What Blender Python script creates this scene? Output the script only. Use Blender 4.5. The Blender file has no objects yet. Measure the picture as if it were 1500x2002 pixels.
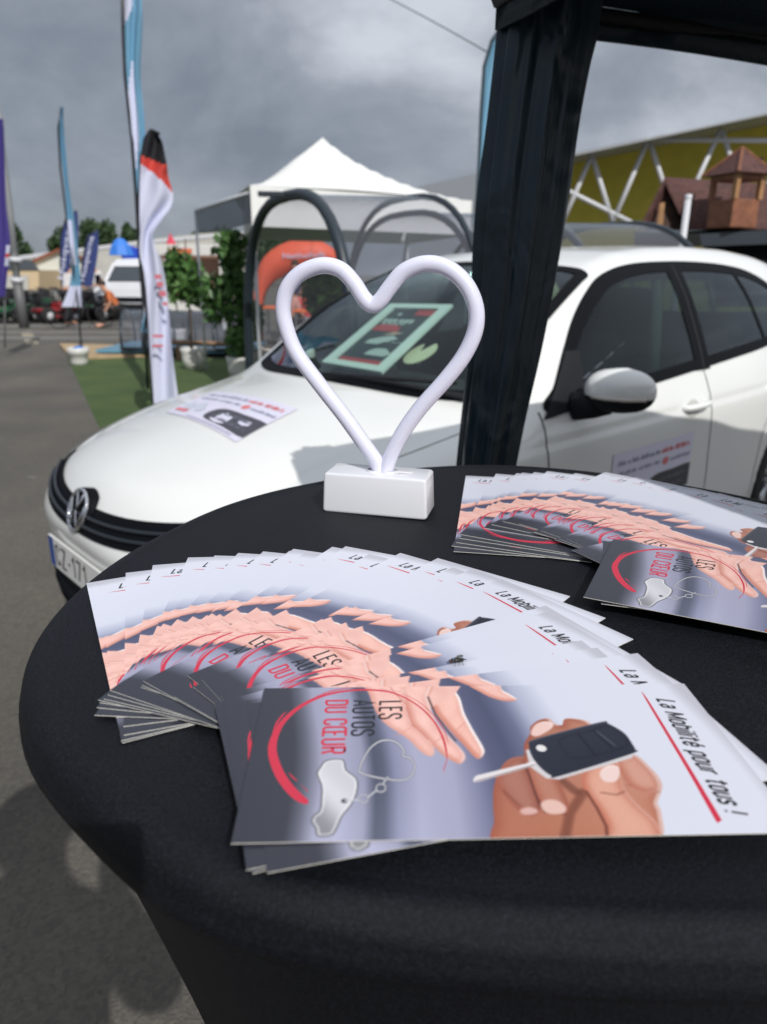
import bpy, bmesh, math, random
import numpy as np
from mathutils import Vector, Matrix
R = math.radians
random.seed(7); rng = np.random.default_rng(7)
S = bpy.context.scene
COL = S.collection

# ------------------------------------------------------------------ camera
F_PX, TH, RO, CH = 1389.637, 0.323876, -0.008662, 1.383
CAM = np.array([0, 0, CH])
_fw = np.array([0, math.cos(TH), -math.sin(TH)]); _r = np.array([1., 0, 0]); _d = np.cross(_fw, _r)
_r2 = math.cos(RO)*_r + math.sin(RO)*_d; _d2 = -math.sin(RO)*_r + math.cos(RO)*_d
RM = np.array([_r2, _d2, _fw])
cd = bpy.data.cameras.new('camera'); cam = bpy.data.objects.new('camera', cd); COL.objects.link(cam)
cd.sensor_fit = 'VERTICAL'; cd.sensor_height = 36; cd.lens = F_PX/2002*36
cd.clip_start = .02; cd.clip_end = 2000
M = Matrix(((_r2[0], -_d2[0], -_fw[0]), (_r2[1], -_d2[1], -_fw[1]), (_r2[2], -_d2[2], -_fw[2]))).to_4x4()
M.translation = Vector(CAM); cam.matrix_world = M
cd.dof.use_dof = True; cd.dof.focus_distance = .50; cd.dof.aperture_fstop = 8.5; cd.dof.aperture_blades = 0
S.camera = cam
# ------------------------------------------------------------------ world, sun, exposure
SUN_TO = Vector((.472, -1.056, 1.0)).normalized()      # direction towards the sun
w = bpy.data.worlds.new('World'); S.world = w; w.use_nodes = True
nt = w.node_tree; nt.nodes.clear(); N = nt.nodes; Lk = nt.links
out = N.new('ShaderNodeOutputWorld')
sky = N.new('ShaderNodeTexSky'); sky.sky_type = 'NISHITA'; sky.sun_disc = False
sky.sun_elevation = math.asin(SUN_TO.z); sky.sun_rotation = math.atan2(SUN_TO.x, SUN_TO.y)
bg1 = N.new('ShaderNodeBackground'); bg1.inputs[1].default_value = .06; Lk.new(sky.outputs[0], bg1.inputs[0])
tc = N.new('ShaderNodeTexCoord'); mp = N.new('ShaderNodeMapping'); mp.inputs['Scale'].default_value = (1.0, 1.0, 1.7)
Lk.new(tc.outputs['Generated'], mp.inputs[0])
nz = N.new('ShaderNodeTexNoise'); nz.inputs['Scale'].default_value = 3.3; nz.inputs['Detail'].default_value = 8; nz.inputs['Roughness'].default_value = .56
nz.inputs['Distortion'].default_value = .2; Lk.new(mp.outputs[0], nz.inputs[0])
sx = N.new('ShaderNodeSeparateXYZ'); Lk.new(tc.outputs['Generated'], sx.inputs[0])
m1 = N.new('ShaderNodeMath'); m1.operation = 'MULTIPLY_ADD'; m1.inputs[1].default_value = .55; Lk.new(sx.outputs[2], m1.inputs[0]); Lk.new(nz.outputs[0], m1.inputs[2])
m2 = N.new('ShaderNodeMath'); m2.operation = 'MULTIPLY_ADD'; m2.inputs[1].default_value = .22; Lk.new(sx.outputs[0], m2.inputs[0]); Lk.new(m1.outputs[0], m2.inputs[2])
cr = N.new('ShaderNodeValToRGB'); e = cr.color_ramp.elements
e[0].position = .42; e[0].color = (.21, .238, .29, 1); e[1].position = .84; e[1].color = (.68, .72, .79, 1)
e2 = cr.color_ramp.elements.new(.62); e2.color = (.345, .378, .438, 1)
Lk.new(m2.outputs[0], cr.inputs[0])
bg2 = N.new('ShaderNodeBackground'); bg2.inputs[1].default_value = 1.0; Lk.new(cr.outputs[0], bg2.inputs[0])
mx = N.new('ShaderNodeMixShader'); mx.inputs[0].default_value = .88
Lk.new(bg1.outputs[0], mx.inputs[1]); Lk.new(bg2.outputs[0], mx.inputs[2]); Lk.new(mx.outputs[0], out.inputs[0])
sd = bpy.data.lights.new('sun', 'SUN'); sd.energy = 3.3; sd.angle = R(.53); sd.color = (1, .97, .92)
so = bpy.data.objects.new('sun', sd); COL.objects.link(so); so.rotation_euler = SUN_TO.to_track_quat('Z', 'Y').to_euler(); so.location = (3, -6, 8)
S.view_settings.view_transform = 'Standard'; S.view_settings.look = 'None'; S.view_settings.exposure = 0; S.view_settings.gamma = 1
S.view_settings.use_curve_mapping = False
S.cycles.max_bounces = 8; S.cycles.transparent_max_bounces = 16

# ------------------------------------------------------------------ helpers
def ray(px, py):
    v = np.array([(px-750)/F_PX, (py-1001)/F_PX, 1.]); return v @ RM
def bz(px, py, z):            # survey a photo point on a level of height z
    v = ray(px, py); return CAM + v*((z-CH)/v[2])
def by(px, py, y):            # survey a photo point at distance y
    v = ray(px, py); return CAM + v*(y/v[1])
MATS = {}
def mat(name, col, rough=.6, metal=0., coat=0., noise=0., nscale=20., bump=0., bscale=200., spec=.5, sheen=0., emis=None, col2=None, alpha=1., trans=0., detail=4.):
    if name in MATS: return MATS[name]
    m = bpy.data.materials.new(name); m.use_nodes = True; nt = m.node_tree; b = nt.nodes['Principled BSDF']
    b.inputs['Base Color'].default_value = (*col, 1); b.inputs['Roughness'].default_value = rough; b.inputs['Metallic'].default_value = metal
    b.inputs['Coat Weight'].default_value = coat; b.inputs['Coat Roughness'].default_value = .05; b.inputs['Specular IOR Level'].default_value = spec
    b.inputs['Sheen Weight'].default_value = sheen; b.inputs['Alpha'].default_value = alpha; b.inputs['Transmission Weight'].default_value = trans
    tc = nt.nodes.new('ShaderNodeTexCoord')
    if noise or col2:
        n = nt.nodes.new('ShaderNodeTexNoise'); n.inputs['Scale'].default_value = nscale; n.inputs['Detail'].default_value = detail
        nt.links.new(tc.outputs['Object'], n.inputs[0])
        r = nt.nodes.new('ShaderNodeValToRGB'); r.color_ramp.elements[0].position = .32; r.color_ramp.elements[1].position = .68
        c2 = col2 if col2 else tuple(min(1, c*(1+noise)) for c in col); c1 = col if col2 else tuple(c*(1-noise) for c in col)
        r.color_ramp.elements[0].color = (*c1, 1); r.color_ramp.elements[1].color = (*c2, 1)
        nt.links.new(n.outputs[0], r.inputs[0]); nt.links.new(r.outputs[0], b.inputs['Base Color'])
    if bump:
        n = nt.nodes.new('ShaderNodeTexNoise'); n.inputs['Scale'].default_value = bscale; n.inputs['Detail'].default_value = 4
        nt.links.new(tc.outputs['Object'], n.inputs[0]); bp = nt.nodes.new('ShaderNodeBump'); bp.inputs['Strength'].default_value = bump; bp.inputs['Distance'].default_value = .01
        nt.links.new(n.outputs[0], bp.inputs['Height']); nt.links.new(bp.outputs[0], b.inputs['Normal'])
    if emis: b.inputs['Emission Color'].default_value = (*emis[0], 1); b.inputs['Emission Strength'].default_value = emis[1]
    MATS[name] = m; return m
def sheet_glass(name, tint, refl=.9, mixf=.0, rough=.02, dirt=None):
    if name in MATS: return MATS[name]
    m = bpy.data.materials.new(name); m.use_nodes = True; nt = m.node_tree; nt.nodes.clear(); n = nt.nodes
    o = n.new('ShaderNodeOutputMaterial'); t = n.new('ShaderNodeBsdfTransparent'); t.inputs[0].default_value = (*tint, 1)
    g = n.new('ShaderNodeBsdfGlossy'); g.inputs['Roughness'].default_value = rough; g.inputs[0].default_value = (refl*.86, refl*.95, refl, 1)
    gm = n.new('ShaderNodeNewGeometry'); dt = n.new('ShaderNodeVectorMath'); dt.operation = 'DOT_PRODUCT'; nt.links.new(gm.outputs['Normal'], dt.inputs[0]); nt.links.new(gm.outputs['Incoming'], dt.inputs[1])
    ab = n.new('ShaderNodeMath'); ab.operation = 'ABSOLUTE'; nt.links.new(dt.outputs['Value'], ab.inputs[0]); iv = n.new('ShaderNodeMath'); iv.operation = 'SUBTRACT'; iv.inputs[0].default_value = 1; nt.links.new(ab.outputs[0], iv.inputs[1])
    pw = n.new('ShaderNodeMath'); pw.operation = 'POWER'; pw.inputs[1].default_value = 5; nt.links.new(iv.outputs[0], pw.inputs[0]); f = n.new('ShaderNodeMath'); f.operation = 'MULTIPLY_ADD'; f.inputs[1].default_value = .92; f.inputs[2].default_value = .035; nt.links.new(pw.outputs[0], f.inputs[0])
    a = n.new('ShaderNodeMath'); a.operation = 'ADD'; a.inputs[1].default_value = mixf; a.use_clamp = True; nt.links.new(f.outputs[0], a.inputs[0])
    x = n.new('ShaderNodeMixShader'); nt.links.new(a.outputs[0], x.inputs[0]); nt.links.new(t.outputs[0], x.inputs[1]); nt.links.new(g.outputs[0], x.inputs[2])
    last = x
    if dirt:
        d = n.new('ShaderNodeBsdfDiffuse'); d.inputs[0].default_value = (*dirt[0], 1); y = n.new('ShaderNodeMixShader'); y.inputs[0].default_value = dirt[1]
        nt.links.new(x.outputs[0], y.inputs[1]); nt.links.new(d.outputs[0], y.inputs[2]); last = y
    nt.links.new(last.outputs[0], o.inputs[0]); MATS[name] = m; return m
def tag(o, label=None, cat=None, group=None, kind=None):
    if label: o['label'] = label
    if cat: o['category'] = cat
    if group: o['group'] = group
    if kind: o['kind'] = kind
    return o
def empty(name, loc, label, cat, group=None, rz=0):
    o = bpy.data.objects.new(name, None); COL.objects.link(o); o.location = Vector(loc); o.rotation_euler = (0, 0, rz); o.empty_display_size = .1
    return tag(o, label, cat, group)
class MB:
    def __init__(s): s.v = []; s.f = []; s.m = []; s.k = 0
    def add(s, v, f, mi=0):
        b = len(s.v); s.v += [tuple(map(float, p)) for p in v]; s.f += [tuple(b+i for i in q) for q in f]; s.m += [mi]*len(f); return s
    def box(s, c, d, rz=0, mi=0, rx=0, ry=0):
        Mx = Matrix.Rotation(rz, 3, 'Z') @ Matrix.Rotation(ry, 3, 'Y') @ Matrix.Rotation(rx, 3, 'X'); c = Vector(c); h = [x/2 for x in d]
        v = [c + Mx @ Vector((x*h[0], y*h[1], z*h[2])) for z in (-1, 1) for y in (-1, 1) for x in (-1, 1)]
        return s.add(v, [(0, 2, 3, 1), (4, 5, 7, 6), (0, 1, 5, 4), (2, 6, 7, 3), (0, 4, 6, 2), (1, 3, 7, 5)], mi)
    def rbox(s, c, d, r=.01, rz=0, mi=0, seg=3, taper=1.):
        # box with rounded vertical and horizontal edges (superellipse slices)
        n = 4*(seg+1); v = []; f = []
        def ringp(hx, hy, z):
            o = []
            for q in range(4):
                sx_, sy_ = ((1, 1), (-1, 1), (-1, -1), (1, -1))[q]
                for k in range(seg+1):
                    a = q*math.pi/2 + k/seg*math.pi/2; o.append((sx_*(hx-r)+r*math.cos(a), sy_*(hy-r)+r*math.sin(a), z))
            return o
        hx, hy, hz = d[0]/2, d[1]/2, d[2]/2; rings = []
        for k in range(seg+1):
            a = k/seg*math.pi/2; ins = r*(1-math.sin(a)); rings.append((ins, -hz+r*(1-math.cos(a))))
        for k in range(seg, -1, -1):
            a = k/seg*math.pi/2; ins = r*(1-math.sin(a)); rings.append((ins, hz-r*(1-math.cos(a))))
        for ins, z in rings:
            t = 1 + (taper-1)*(z+hz)/(2*hz)
            for (x, y, zz) in ringp(max(hx, r), max(hy, r), z):
                q = 1-ins/max(hx, hy); v.append((x*q*t, y*q*t, zz))
        cr_, sr_ = math.cos(rz), math.sin(rz)
        v = [(c[0]+x*cr_-y*sr_, c[1]+x*sr_+y*cr_, c[2]+z) for x, y, z in v]
        m = len(rings)
        for i in range(m-1):
            for j in range(n): f.append((i*n+j, i*n+(j+1) % n, (i+1)*n+(j+1) % n, (i+1)*n+j))
        f.append(tuple(range(n))[::-1]); f.append(tuple((m-1)*n+j for j in range(n)))
        return s.add(v, f, mi)
    def tube(s, pts, r, n=10, mi=0, closed=False, caps=True):
        P = [Vector(p) for p in pts]; m = len(P); rr = r if hasattr(r, '__len__') else [r]*m; v = []; f = []
        up = None
        for i, p in enumerate(P):
            a = P[(i-1) % m] if (closed or i > 0) else P[i]; b = P[(i+1) % m] if (closed or i < m-1) else P[i]
            t = (b-a).normalized()
            if up is None: up = Vector((0, 0, 1)) if abs(t.z) < .9 else Vector((1, 0, 0))
            x = t.cross(up).normalized(); up = x.cross(t).normalized()
            for j in range(n):
                q = 2*math.pi*j/n; v.append(p + (x*math.cos(q)+up*math.sin(q))*rr[i])
        for i in range(m if closed else m-1):
            for j in range(n): f.append((i*n+j, i*n+(j+1) % n, ((i+1) % m)*n+(j+1) % n, ((i+1) % m)*n+j))
        if caps and not closed: f.append(tuple(range(n))[::-1]); f.append(tuple((m-1)*n+j for j in range(n)))
        return s.add(v, f, mi)
    def lathe(s, prof, c=(0, 0, 0), n=32, mi=0, axis='Z'):
        v = []; f = []; m = len(prof)
        for r, z in prof:
            for j in range(n):
                a = 2*math.pi*j/n; x, y, zz = r*math.cos(a), r*math.sin(a), z
                if axis == 'Y': x, y, zz = x, zz, y
                if axis == 'X': x, y, zz = zz, x, y
                v.append((c[0]+x, c[1]+y, c[2]+zz))
        for i in range(m-1):
            for j in range(n): f.append((i*n+j, i*n+(j+1) % n, (i+1)*n+(j+1) % n, (i+1)*n+j))
        return s.add(v, f, mi)
    def ball(s, c, r, mi=0, n=10):
        r = r if hasattr(r, '__len__') else (r, r, r); v = []; f = []
        for i in range(n+1):
            a = math.pi*i/n
            for j in range(2*n):
                q = math.pi*j/n; v.append((c[0]+r[0]*math.sin(a)*math.cos(q), c[1]+r[1]*math.sin(a)*math.sin(q), c[2]+r[2]*math.cos(a)))
        for i in range(n):
            for j in range(2*n): f.append((i*2*n+j, (i+1)*2*n+j, (i+1)*2*n+(j+1) % (2*n), i*2*n+(j+1) % (2*n)))
        return s.add(v, f, mi)
    def slab(s, poly, z0, z1, mi=0):
        n = len(poly); v = [(*p[:2], z0) for p in poly]+[(*p[:2], z1) for p in poly]
        return s.add(v, [tuple(range(n))[::-1], tuple(range(n, 2*n))]+[(i, (i+1) % n, n+(i+1) % n, n+i) for i in range(n)], mi)
    def build(s, name, mats, parent=None, smooth=False, weld=False, auto=None):
        me = bpy.data.meshes.new(name); me.from_pydata(s.v, [], s.f)
        for m_ in (mats if isinstance(mats, (list, tuple)) else [mats]): me.materials.append(m_)
        if s.m and max(s.m) > 0: me.polygons.foreach_set('material_index', s.m)
        if weld or True:
            bm = bmesh.new(); bm.from_mesh(me)
            if weld: bmesh.ops.remove_doubles(bm, verts=bm.verts, dist=1e-5)
            bmesh.ops.recalc_face_normals(bm, faces=bm.faces) if weld else None
            bm.to_mesh(me); bm.free()
        if smooth:
            me.polygons.foreach_set('use_smooth', [True]*len(me.polygons))
            if auto: me.set_sharp_from_angle(angle=R(auto))
        o = bpy.data.objects.new(name, me); COL.objects.link(o)
        if parent is not None: o.parent = parent
        return o
def grid_faces(a, b, wrap=False):
    f = []
    for i in range(a-1):
        for j in range(b if wrap else b-1): f.append((i*b+j, i*b+(j+1) % b, (i+1)*b+(j+1) % b, (i+1)*b+j))
    return f
def npmesh(name, V, Q, mats, parent=None, smooth=True, mi=None, tri=False):
    me = bpy.data.meshes.new(name); V = np.asarray(V, np.float32); Q = np.asarray(Q, np.int32); k = Q.shape[1]
    me.vertices.add(len(V)); me.vertices.foreach_set('co', V.ravel()); me.loops.add(Q.size); me.loops.foreach_set('vertex_index', Q.ravel())
    me.polygons.add(len(Q)); me.polygons.foreach_set('loop_start', np.arange(0, Q.size, k, dtype=np.int32))
    for m_ in (mats if isinstance(mats, (list, tuple)) else [mats]): me.materials.append(m_)
    if mi is not None: me.polygons.foreach_set('material_index', np.asarray(mi, np.int32))
    me.polygons.foreach_set('use_smooth', np.full(len(Q), smooth)); me.update(calc_edges=True); me.validate()
    o = bpy.data.objects.new(name, me); COL.objects.link(o)
    if parent is not None: o.parent = parent
    return o
def catmull(P, n=8, closed=True):
    P = np.asarray(P, float); m = len(P); o = []
    rngi = range(m) if closed else range(m-1)
    for i in rngi:
        p0, p1, p2, p3 = [P[(i+k) % m] if closed else P[min(max(i+k, 0), m-1)] for k in (-1, 0, 1, 2)]
        for t in np.arange(n)/n:
            o.append(.5*((2*p1)+(-p0+p2)*t+(2*p0-5*p1+4*p2-p3)*t*t+(-p0+3*p1-3*p2+p3)*t**3))
    if not closed: o.append(P[-1])
    return np.array(o)
def text_geo(s, w, h, shear=0., bold=0.):
    """mesh of a text fitted to a w x h box with its lower left corner at 0,0"""
    c = bpy.data.curves.new('t', 'FONT'); c.body = s; c.resolution_u = 3; c.offset = bold; c.space_character = 1.02
    o = bpy.data.objects.new('t', c); COL.objects.link(o); bpy.context.view_layer.update()
    dg = bpy.context.evaluated_depsgraph_get(); me = o.evaluated_get(dg).to_mesh()
    V = np.array([v.co[:] for v in me.vertices]); Fc = [tuple(p.vertices) for p in me.polygons]
    o.evaluated_get(dg).to_mesh_clear(); bpy.data.objects.remove(o); bpy.data.curves.remove(c)
    V = V[:, :2]-V[:, :2].min(0); V = V/V.max(0)*[w, h]; V[:, 0] += V[:, 1]*shear
    return V, Fc
# ------------------------------------------------------------------ a condensed sans lettering drawn with strokes (x, y in cap heights)
def _arc(cx, cy, rx, ry, a0, a1, n=8): return [(cx+rx*math.cos(R(a0+(a1-a0)*i/n)), cy+ry*math.sin(R(a0+(a1-a0)*i/n))) for i in range(n+1)]
_w = .30; _r = .15
def _bowl(x0, x1, y0, y1, r): # rounded slot, closed
    return _arc(x1-r, y1-r, r, r, 0, 90, 5)+_arc(x0+r, y1-r, r, r, 90, 180, 5)+_arc(x0+r, y0+r, r, r, 180, 270, 5)+_arc(x1-r, y0+r, r, r, 270, 360, 5)+[(x1, y1-r)]
XH = .73
GLY = {
 'L': ([[(0, 1), (0, 0), (.26, 0)]], .26), 'E': ([[(.27, 1), (0, 1), (0, 0), (.27, 0)], [(0, .52), (.22, .52)]], .27),
 'S': ([_arc(.15, .80, .15, .20, 0, 180)+[(0, .72)]+_arc(.15, .24, .15, .20, 20, -180)[::1] if False else [(.30, .74), (.30, .82)]+_arc(.15, .85, .15, .15, 0, 180, 6)+[(0, .70), (.05, .58), (.25, .42), (.30, .30)]+_arc(.15, .15, .15, .15, 0, -180, 6)+[(0, .26)]], .30),
 'A': ([[(0, 0), (.17, 1), (.34, 0)], [(.06, .30), (.28, .30)]], .34), 'U': ([[(0, 1), (0, .15)]+_arc(.15, .15, .15, .15, 180, 360, 8)+[(.30, 1)]], .30),
 'T': ([[(.15, 0), (.15, 1)], [(0, 1), (.30, 1)]], .30), 'O': ([_bowl(0, .30, 0, 1, .149)], .30), 'D': ([[(0, 0), (0, 1), (.15, 1)]+_arc(.15, .84, .15, .16, 90, 0, 4)+_arc(.15, .16, .15, .16, 0, -90, 4)+[(0, 0)]], .30),
 'C': ([[(.30, .72), (.30, .85)]+_arc(.15, .85, .15, .15, 0, 180, 6)+_arc(.15, .15, .15, .15, 180, 360, 6)+[(.30, .28)]], .30),
 '\u0152': ([[(.56, 1), (.15, 1)]+_arc(.15, .85, .15, .15, 90, 180, 4)+_arc(.15, .15, .15, .15, 180, 270, 4)+[(.56, 0)], [(.30, 0), (.30, 1)], [(.30, .52), (.50, .52)]], .56),
 'R': ([[(0, 0), (0, 1), (.17, 1)]+_arc(.16, .86, .14, .14, 90, 0, 4)+_arc(.16, .62, .14, .14, 0, -90, 4)+[(0, .48)], [(.17, .48), (.30, 0)]], .30),
 'a': ([[(.03, .57), (.06, .70), (.14, XH), (.22, .70), (.26, .58), (.26, 0)], [(.26, .42), (.10, .40), (.0, .28), (.0, .13), (.08, .0), (.18, .02), (.26, .14)]], .26),
 'M': ([[(0, 0), (0, 1)], [(0, .96), (.23, .18), (.46, .96)], [(.46, 1), (.46, 0)]], .46), 'o': ([_bowl(0, .27, 0, XH, .134)], .27), 'b': ([[(0, 1), (0, 0)], _bowl(0, .27, 0, XH, .134)], .27),
 'i': ([[(0, 0), (0, XH)], [(0, .88), (0, 1)]], .0), 'l': ([[(0, 0), (0, 1)]], .0), 't': ([[(.09, .96), (.09, .12), (.13, .02), (.24, 0)], [(-.05, XH), (.25, XH)]], .22),
 '\u00e9': ([[(.27, .20), (.20, .02), (.08, .02), (.0, .16), (.0, .55), (.08, XH), (.20, XH), (.27, .58), (.27, .38), (0, .38)], [(.10, .86), (.22, 1.02)]], .27),
 'p': ([[(0, XH), (0, -.26)], _bowl(0, .27, 0, XH, .134)], .27), 'u': ([[(0, XH), (0, .13), (.05, .01), (.15, .0), (.26, .14)], [(.26, XH), (.26, 0)]], .26), 'r': ([[(0, 0), (0, XH)], [(0, .50), (.08, .68), (.20, XH)]], .20),
 's': ([[(.25, .56), (.22, .68), (.12, XH), (.02, .66), (.0, .54), (.05, .43), (.20, .32), (.25, .20), (.22, .05), (.12, 0), (.02, .05), (.0, .18)]], .25),
 '!': ([[(0, .30), (0, 1)], [(0, 0), (0, .12)]], .0), ' ': ([], .12), 'Z': ([[(0, 1), (.40, 1), (0, 0), (.40, 0)]], .40), '-': ([[(0, .46), (.18, .46)]], .18), '1': ([[(0, .78), (.16, 1), (.16, 0)]], .16), '7': ([[(0, 1), (.36, 1), (.10, 0)]], .36)}
def strokes(s, wt, gap, sx=1.):
    """list of (polyline, closed) and the total width"""
    x = 0; out = []
    for c in s:
        g, w_ = GLY[c]
        for pl in g: out.append([(x+px*sx, py) for px, py in pl])
        x += w_*sx+gap+wt
    return out, x-gap-wt
def stroke_geo(s, w, h, wt=.13, gap=.10, sx=1.):
    out, tw = strokes(s, wt, gap, sx); V = []; Fq = []; L_ = []
    for li, pl in enumerate(out):
        P = np.array(pl, float); keep = [0]+[i for i in range(1, len(P)) if np.hypot(*(P[i]-P[i-1])) > 1e-6]; P = P[keep]; closed = np.hypot(*(P[0]-P[-1])) < 1e-6
        n = len(P); A = []; B = []
        for i in range(n):
            if closed: d0 = P[i]-P[i-1 if i > 0 else n-2]; d1 = P[(i+1) if i < n-1 else 1]-P[i]
            else: d0 = P[i]-P[i-1] if i > 0 else P[1]-P[0]; d1 = P[i+1]-P[i] if i < n-1 else P[n-1]-P[n-2]
            d0 = d0/np.hypot(*d0); d1 = d1/np.hypot(*d1); n0 = np.array([-d0[1], d0[0]]); n1 = np.array([-d1[1], d1[0]]); m = n0+n1; q = m@m
            m = m/max(q, .35)*2 if q > 1e-6 else n0
            m = m/np.hypot(*m)*min(1/max((m/np.hypot(*m))@n0, .35), 2.4)
            p = P[i].copy()
            if not closed and i == 0: p = p-d1*wt*.0
            A.append(p+m*wt/2); B.append(p-m*wt/2)
        b = len(V); V += A+B; L_ += [li]*(2*n); Fq += [(b+i+1, b+i, b+n+i, b+n+i+1) for i in range(n-1)]
    V = np.array(V); V[:, 0] += wt/2; V = V/[tw+wt, 1.0]; V[:, 1] = V[:, 1]*(1-wt)+wt/2
    return V*[w, h], Fq, np.array(L_)

# ------------------------------------------------------------------ table
TZ = 1.1787
_tc = (.12, .47)
_tp = [(-.1943, .3293), (-.1672, .2806), (-.1451, .2565), (-.128, .2467), (-.099, .2185), (-.077, .1985), (-.0283, .184), (.0241, .1776), (.0741, .1743), (.1235, .1737),
       (-.2082, .372), (-.2065, .4802), (-.183, .56), (-.1453, .6393), (-.0637, .7160), (.03, .768), (.1446, .785)]
_pol = []
for x, y in _tp:
    dx, dy = x-_tc[0], y-_tc[1]
    a = math.atan2(dy, abs(dx))      # angle measured on the left half
    _pol.append((a, math.hypot(dx, dy)))
_pol.sort()
_pa = np.array([p[0] for p in _pol]); _pr = np.array([p[1] for p in _pol])
_ga = np.linspace(-math.pi/2, math.pi/2, 91); _gr = np.interp(_ga, _pa, _pr)
for _ in range(12): _gr = np.convolve(np.pad(_gr, 1, 'reflect'), [.25, .5, .25], 'valid')
def table_r(a):
    x, y = math.cos(a), math.sin(a); return float(np.interp(math.atan2(y, abs(x)), _ga, _gr))
TF = mat('table_fabric', (.0085, .0092, .0125), rough=.58, sheen=0, bump=.3, bscale=1400, spec=.24)
# woven flecks
nt_ = TF.node_tree; b_ = nt_.nodes['Principled BSDF']; tc_ = nt_.nodes.new('ShaderNodeTexCoord')
v_ = nt_.nodes.new('ShaderNodeTexVoronoi'); v_.inputs['Scale'].default_value = 620; nt_.links.new(tc_.outputs['Object'], v_.inputs[0])
n_ = nt_.nodes.new('ShaderNodeTexNoise'); n_.inputs['Scale'].default_value = 800; n_.inputs['Detail'].default_value = 3; nt_.links.new(tc_.outputs['Object'], n_.inputs[0])
n2_ = nt_.nodes.new('ShaderNodeTexNoise'); n2_.inputs['Scale'].default_value = 9; n2_.inputs['Detail'].default_value = 5; nt_.links.new(tc_.outputs['Object'], n2_.inputs[0])
r_ = nt_.nodes.new('ShaderNodeValToRGB'); r_.color_ramp.elements[0].position = .42; r_.color_ramp.elements[0].color = (.0036, .0044, .0078, 1); r_.color_ramp.elements[1].position = .72; r_.color_ramp.elements[1].color = (.016, .019, .029, 1)
nt_.links.new(n_.outputs[0], r_.inputs[0])
lt_ = nt_.nodes.new('ShaderNodeMath'); lt_.operation = 'LESS_THAN'; lt_.inputs[1].default_value = .012; nt_.links.new(v_.outputs['Color'], lt_.inputs[0])
m_ = nt_.nodes.new('ShaderNodeMix'); m_.data_type = 'RGBA'; m_.inputs[7].default_value = (.11, .115, .125, 1); nt_.links.new(lt_.outputs[0], m_.inputs[0]); nt_.links.new(r_.outputs[0], m_.inputs[6])
m3_ = nt_.nodes.new('ShaderNodeMix'); m3_.data_type = 'RGBA'; m3_.blend_type = 'MULTIPLY'; m3_.inputs[0].default_value = .5; nt_.links.new(m_.outputs[2], m3_.inputs[6]); nt_.links.new(n2_.outputs[0], m3_.inputs[7])
nt_.links.new(m3_.outputs[2], b_.inputs['Base Color'])
tb = empty('bar_table', (_tc[0], _tc[1], 0), 'round bar table under a tight black stretch cover, carrying the flyers and the white heart', 'table')
na = 160; prof = []      # (scale on outline, absolute inset, z)
for k in range(14): prof.append((k/14*.93, 0, TZ))
for sb in (.935, .945, .955): prof.append((sb, 0, TZ+.0011*math.exp(-((sb-.957)/.010)**2)))
for k in range(9):
    a = k/8*math.pi/2; prof.append((1, -.0125+.0125*math.sin(a), TZ+.0011*(1-k/8)-.012*(1-math.cos(a))))
prof += [(1, .0012, TZ-.015), (1, .0015, TZ-.021), (1, .0, TZ-.0255), (1, -.004, TZ-.028), (1, -.010, TZ-.0285)]
nring_rim = len(prof)
V = []
for s_, ins, z in prof:
    for j in range(na):
        a = 2*math.pi*j/na; r = table_r(a)*s_+ins; V.append((r*math.cos(a), r*math.sin(a), z + (.0006*math.sin(a*3+s_*9) if s_ < .9 and s_ > .2 else 0)))
npmesh('tabletop', V, grid_faces(len(prof), na, True), TF, tb)
# skirt: stretched from the rim to a waist and out to four feet
V = []; zs = np.linspace(0, 1, 60)
for t in zs:
    z = (TZ-.026)*(1-t)+.012*t
    for j in range(na):
        a = 2*math.pi*j/na; rt = table_r(a)
        dz = TZ-.026-z; foot = .25+.10*abs(math.cos(2*(a-.6)))**3; wst = .165+.008*math.cos(4*a)
        if dz < .75: k_ = (dz/.75)**.86; r = (rt-.010)*(1-k_)+wst*k_
        else: q = (dz-.75)/(TZ-.026-.012-.75); r = wst+(foot-wst)*q**1.7
        wr = .0015*math.sin(a*37+t*14)*math.sin(t*math.pi)
        V.append(((r+wr)*math.cos(a), (r+wr)*math.sin(a), z))
npmesh('stretch_cover', V, grid_faces(60, na, True), TF, tb)
mb = MB()
for k in range(4):
    a = .6+k*math.pi/2; mb.lathe([(0, 0), (.022, 0), (.022, .01), (.012, .016), (0, .016)], (.335*math.cos(a), .335*math.sin(a), 0), 16)
    mb.k += 1
for k in range(4):
    a = .6+k*math.pi/2; q = MB().lathe([(0, 0), (.022, 0), (.022, .01), (.012, .016), (0, .016)], (.335*math.cos(a), .335*math.sin(a), 0), 16)
    q.build('foot', mat('black_rubber', (.02, .02, .02), rough=.7), tb, True)

# ------------------------------------------------------------------ heart lamp
LW = mat('lamp_plastic', (.78, .79, .84), rough=.28, coat=.25)
LT = mat('lamp_tube', (.76, .77, .92), rough=.26, coat=.4)
LT.node_tree.nodes['Principled BSDF'].inputs['Subsurface Weight'].default_value = .25
LT.node_tree.nodes['Principled BSDF'].inputs['Subsurface Radius'].default_value = (.006, .006, .008)
bx0 = np.array([-.0554, .6086]); bx1 = np.array([.038, .5858]); bd_ = (bx1-bx0)/np.linalg.norm(bx1-bx0); bn_ = np.array([-bd_[1], bd_[0]])
bc = bx0 + bd_*.0480 + bn_*.0195; byaw = math.atan2(bd_[1], bd_[0])
lamp = empty('heart_lamp', (bc[0], bc[1], TZ), 'white neon-style heart lamp, unlit, standing at the back of the black table', 'lamp', rz=byaw)
MB().rbox((0, 0, .0182), (.0958, .039, .0360), .0026, 0, 0, 4, .965).build('lamp_base', LW, lamp, True, auto=50)
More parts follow.
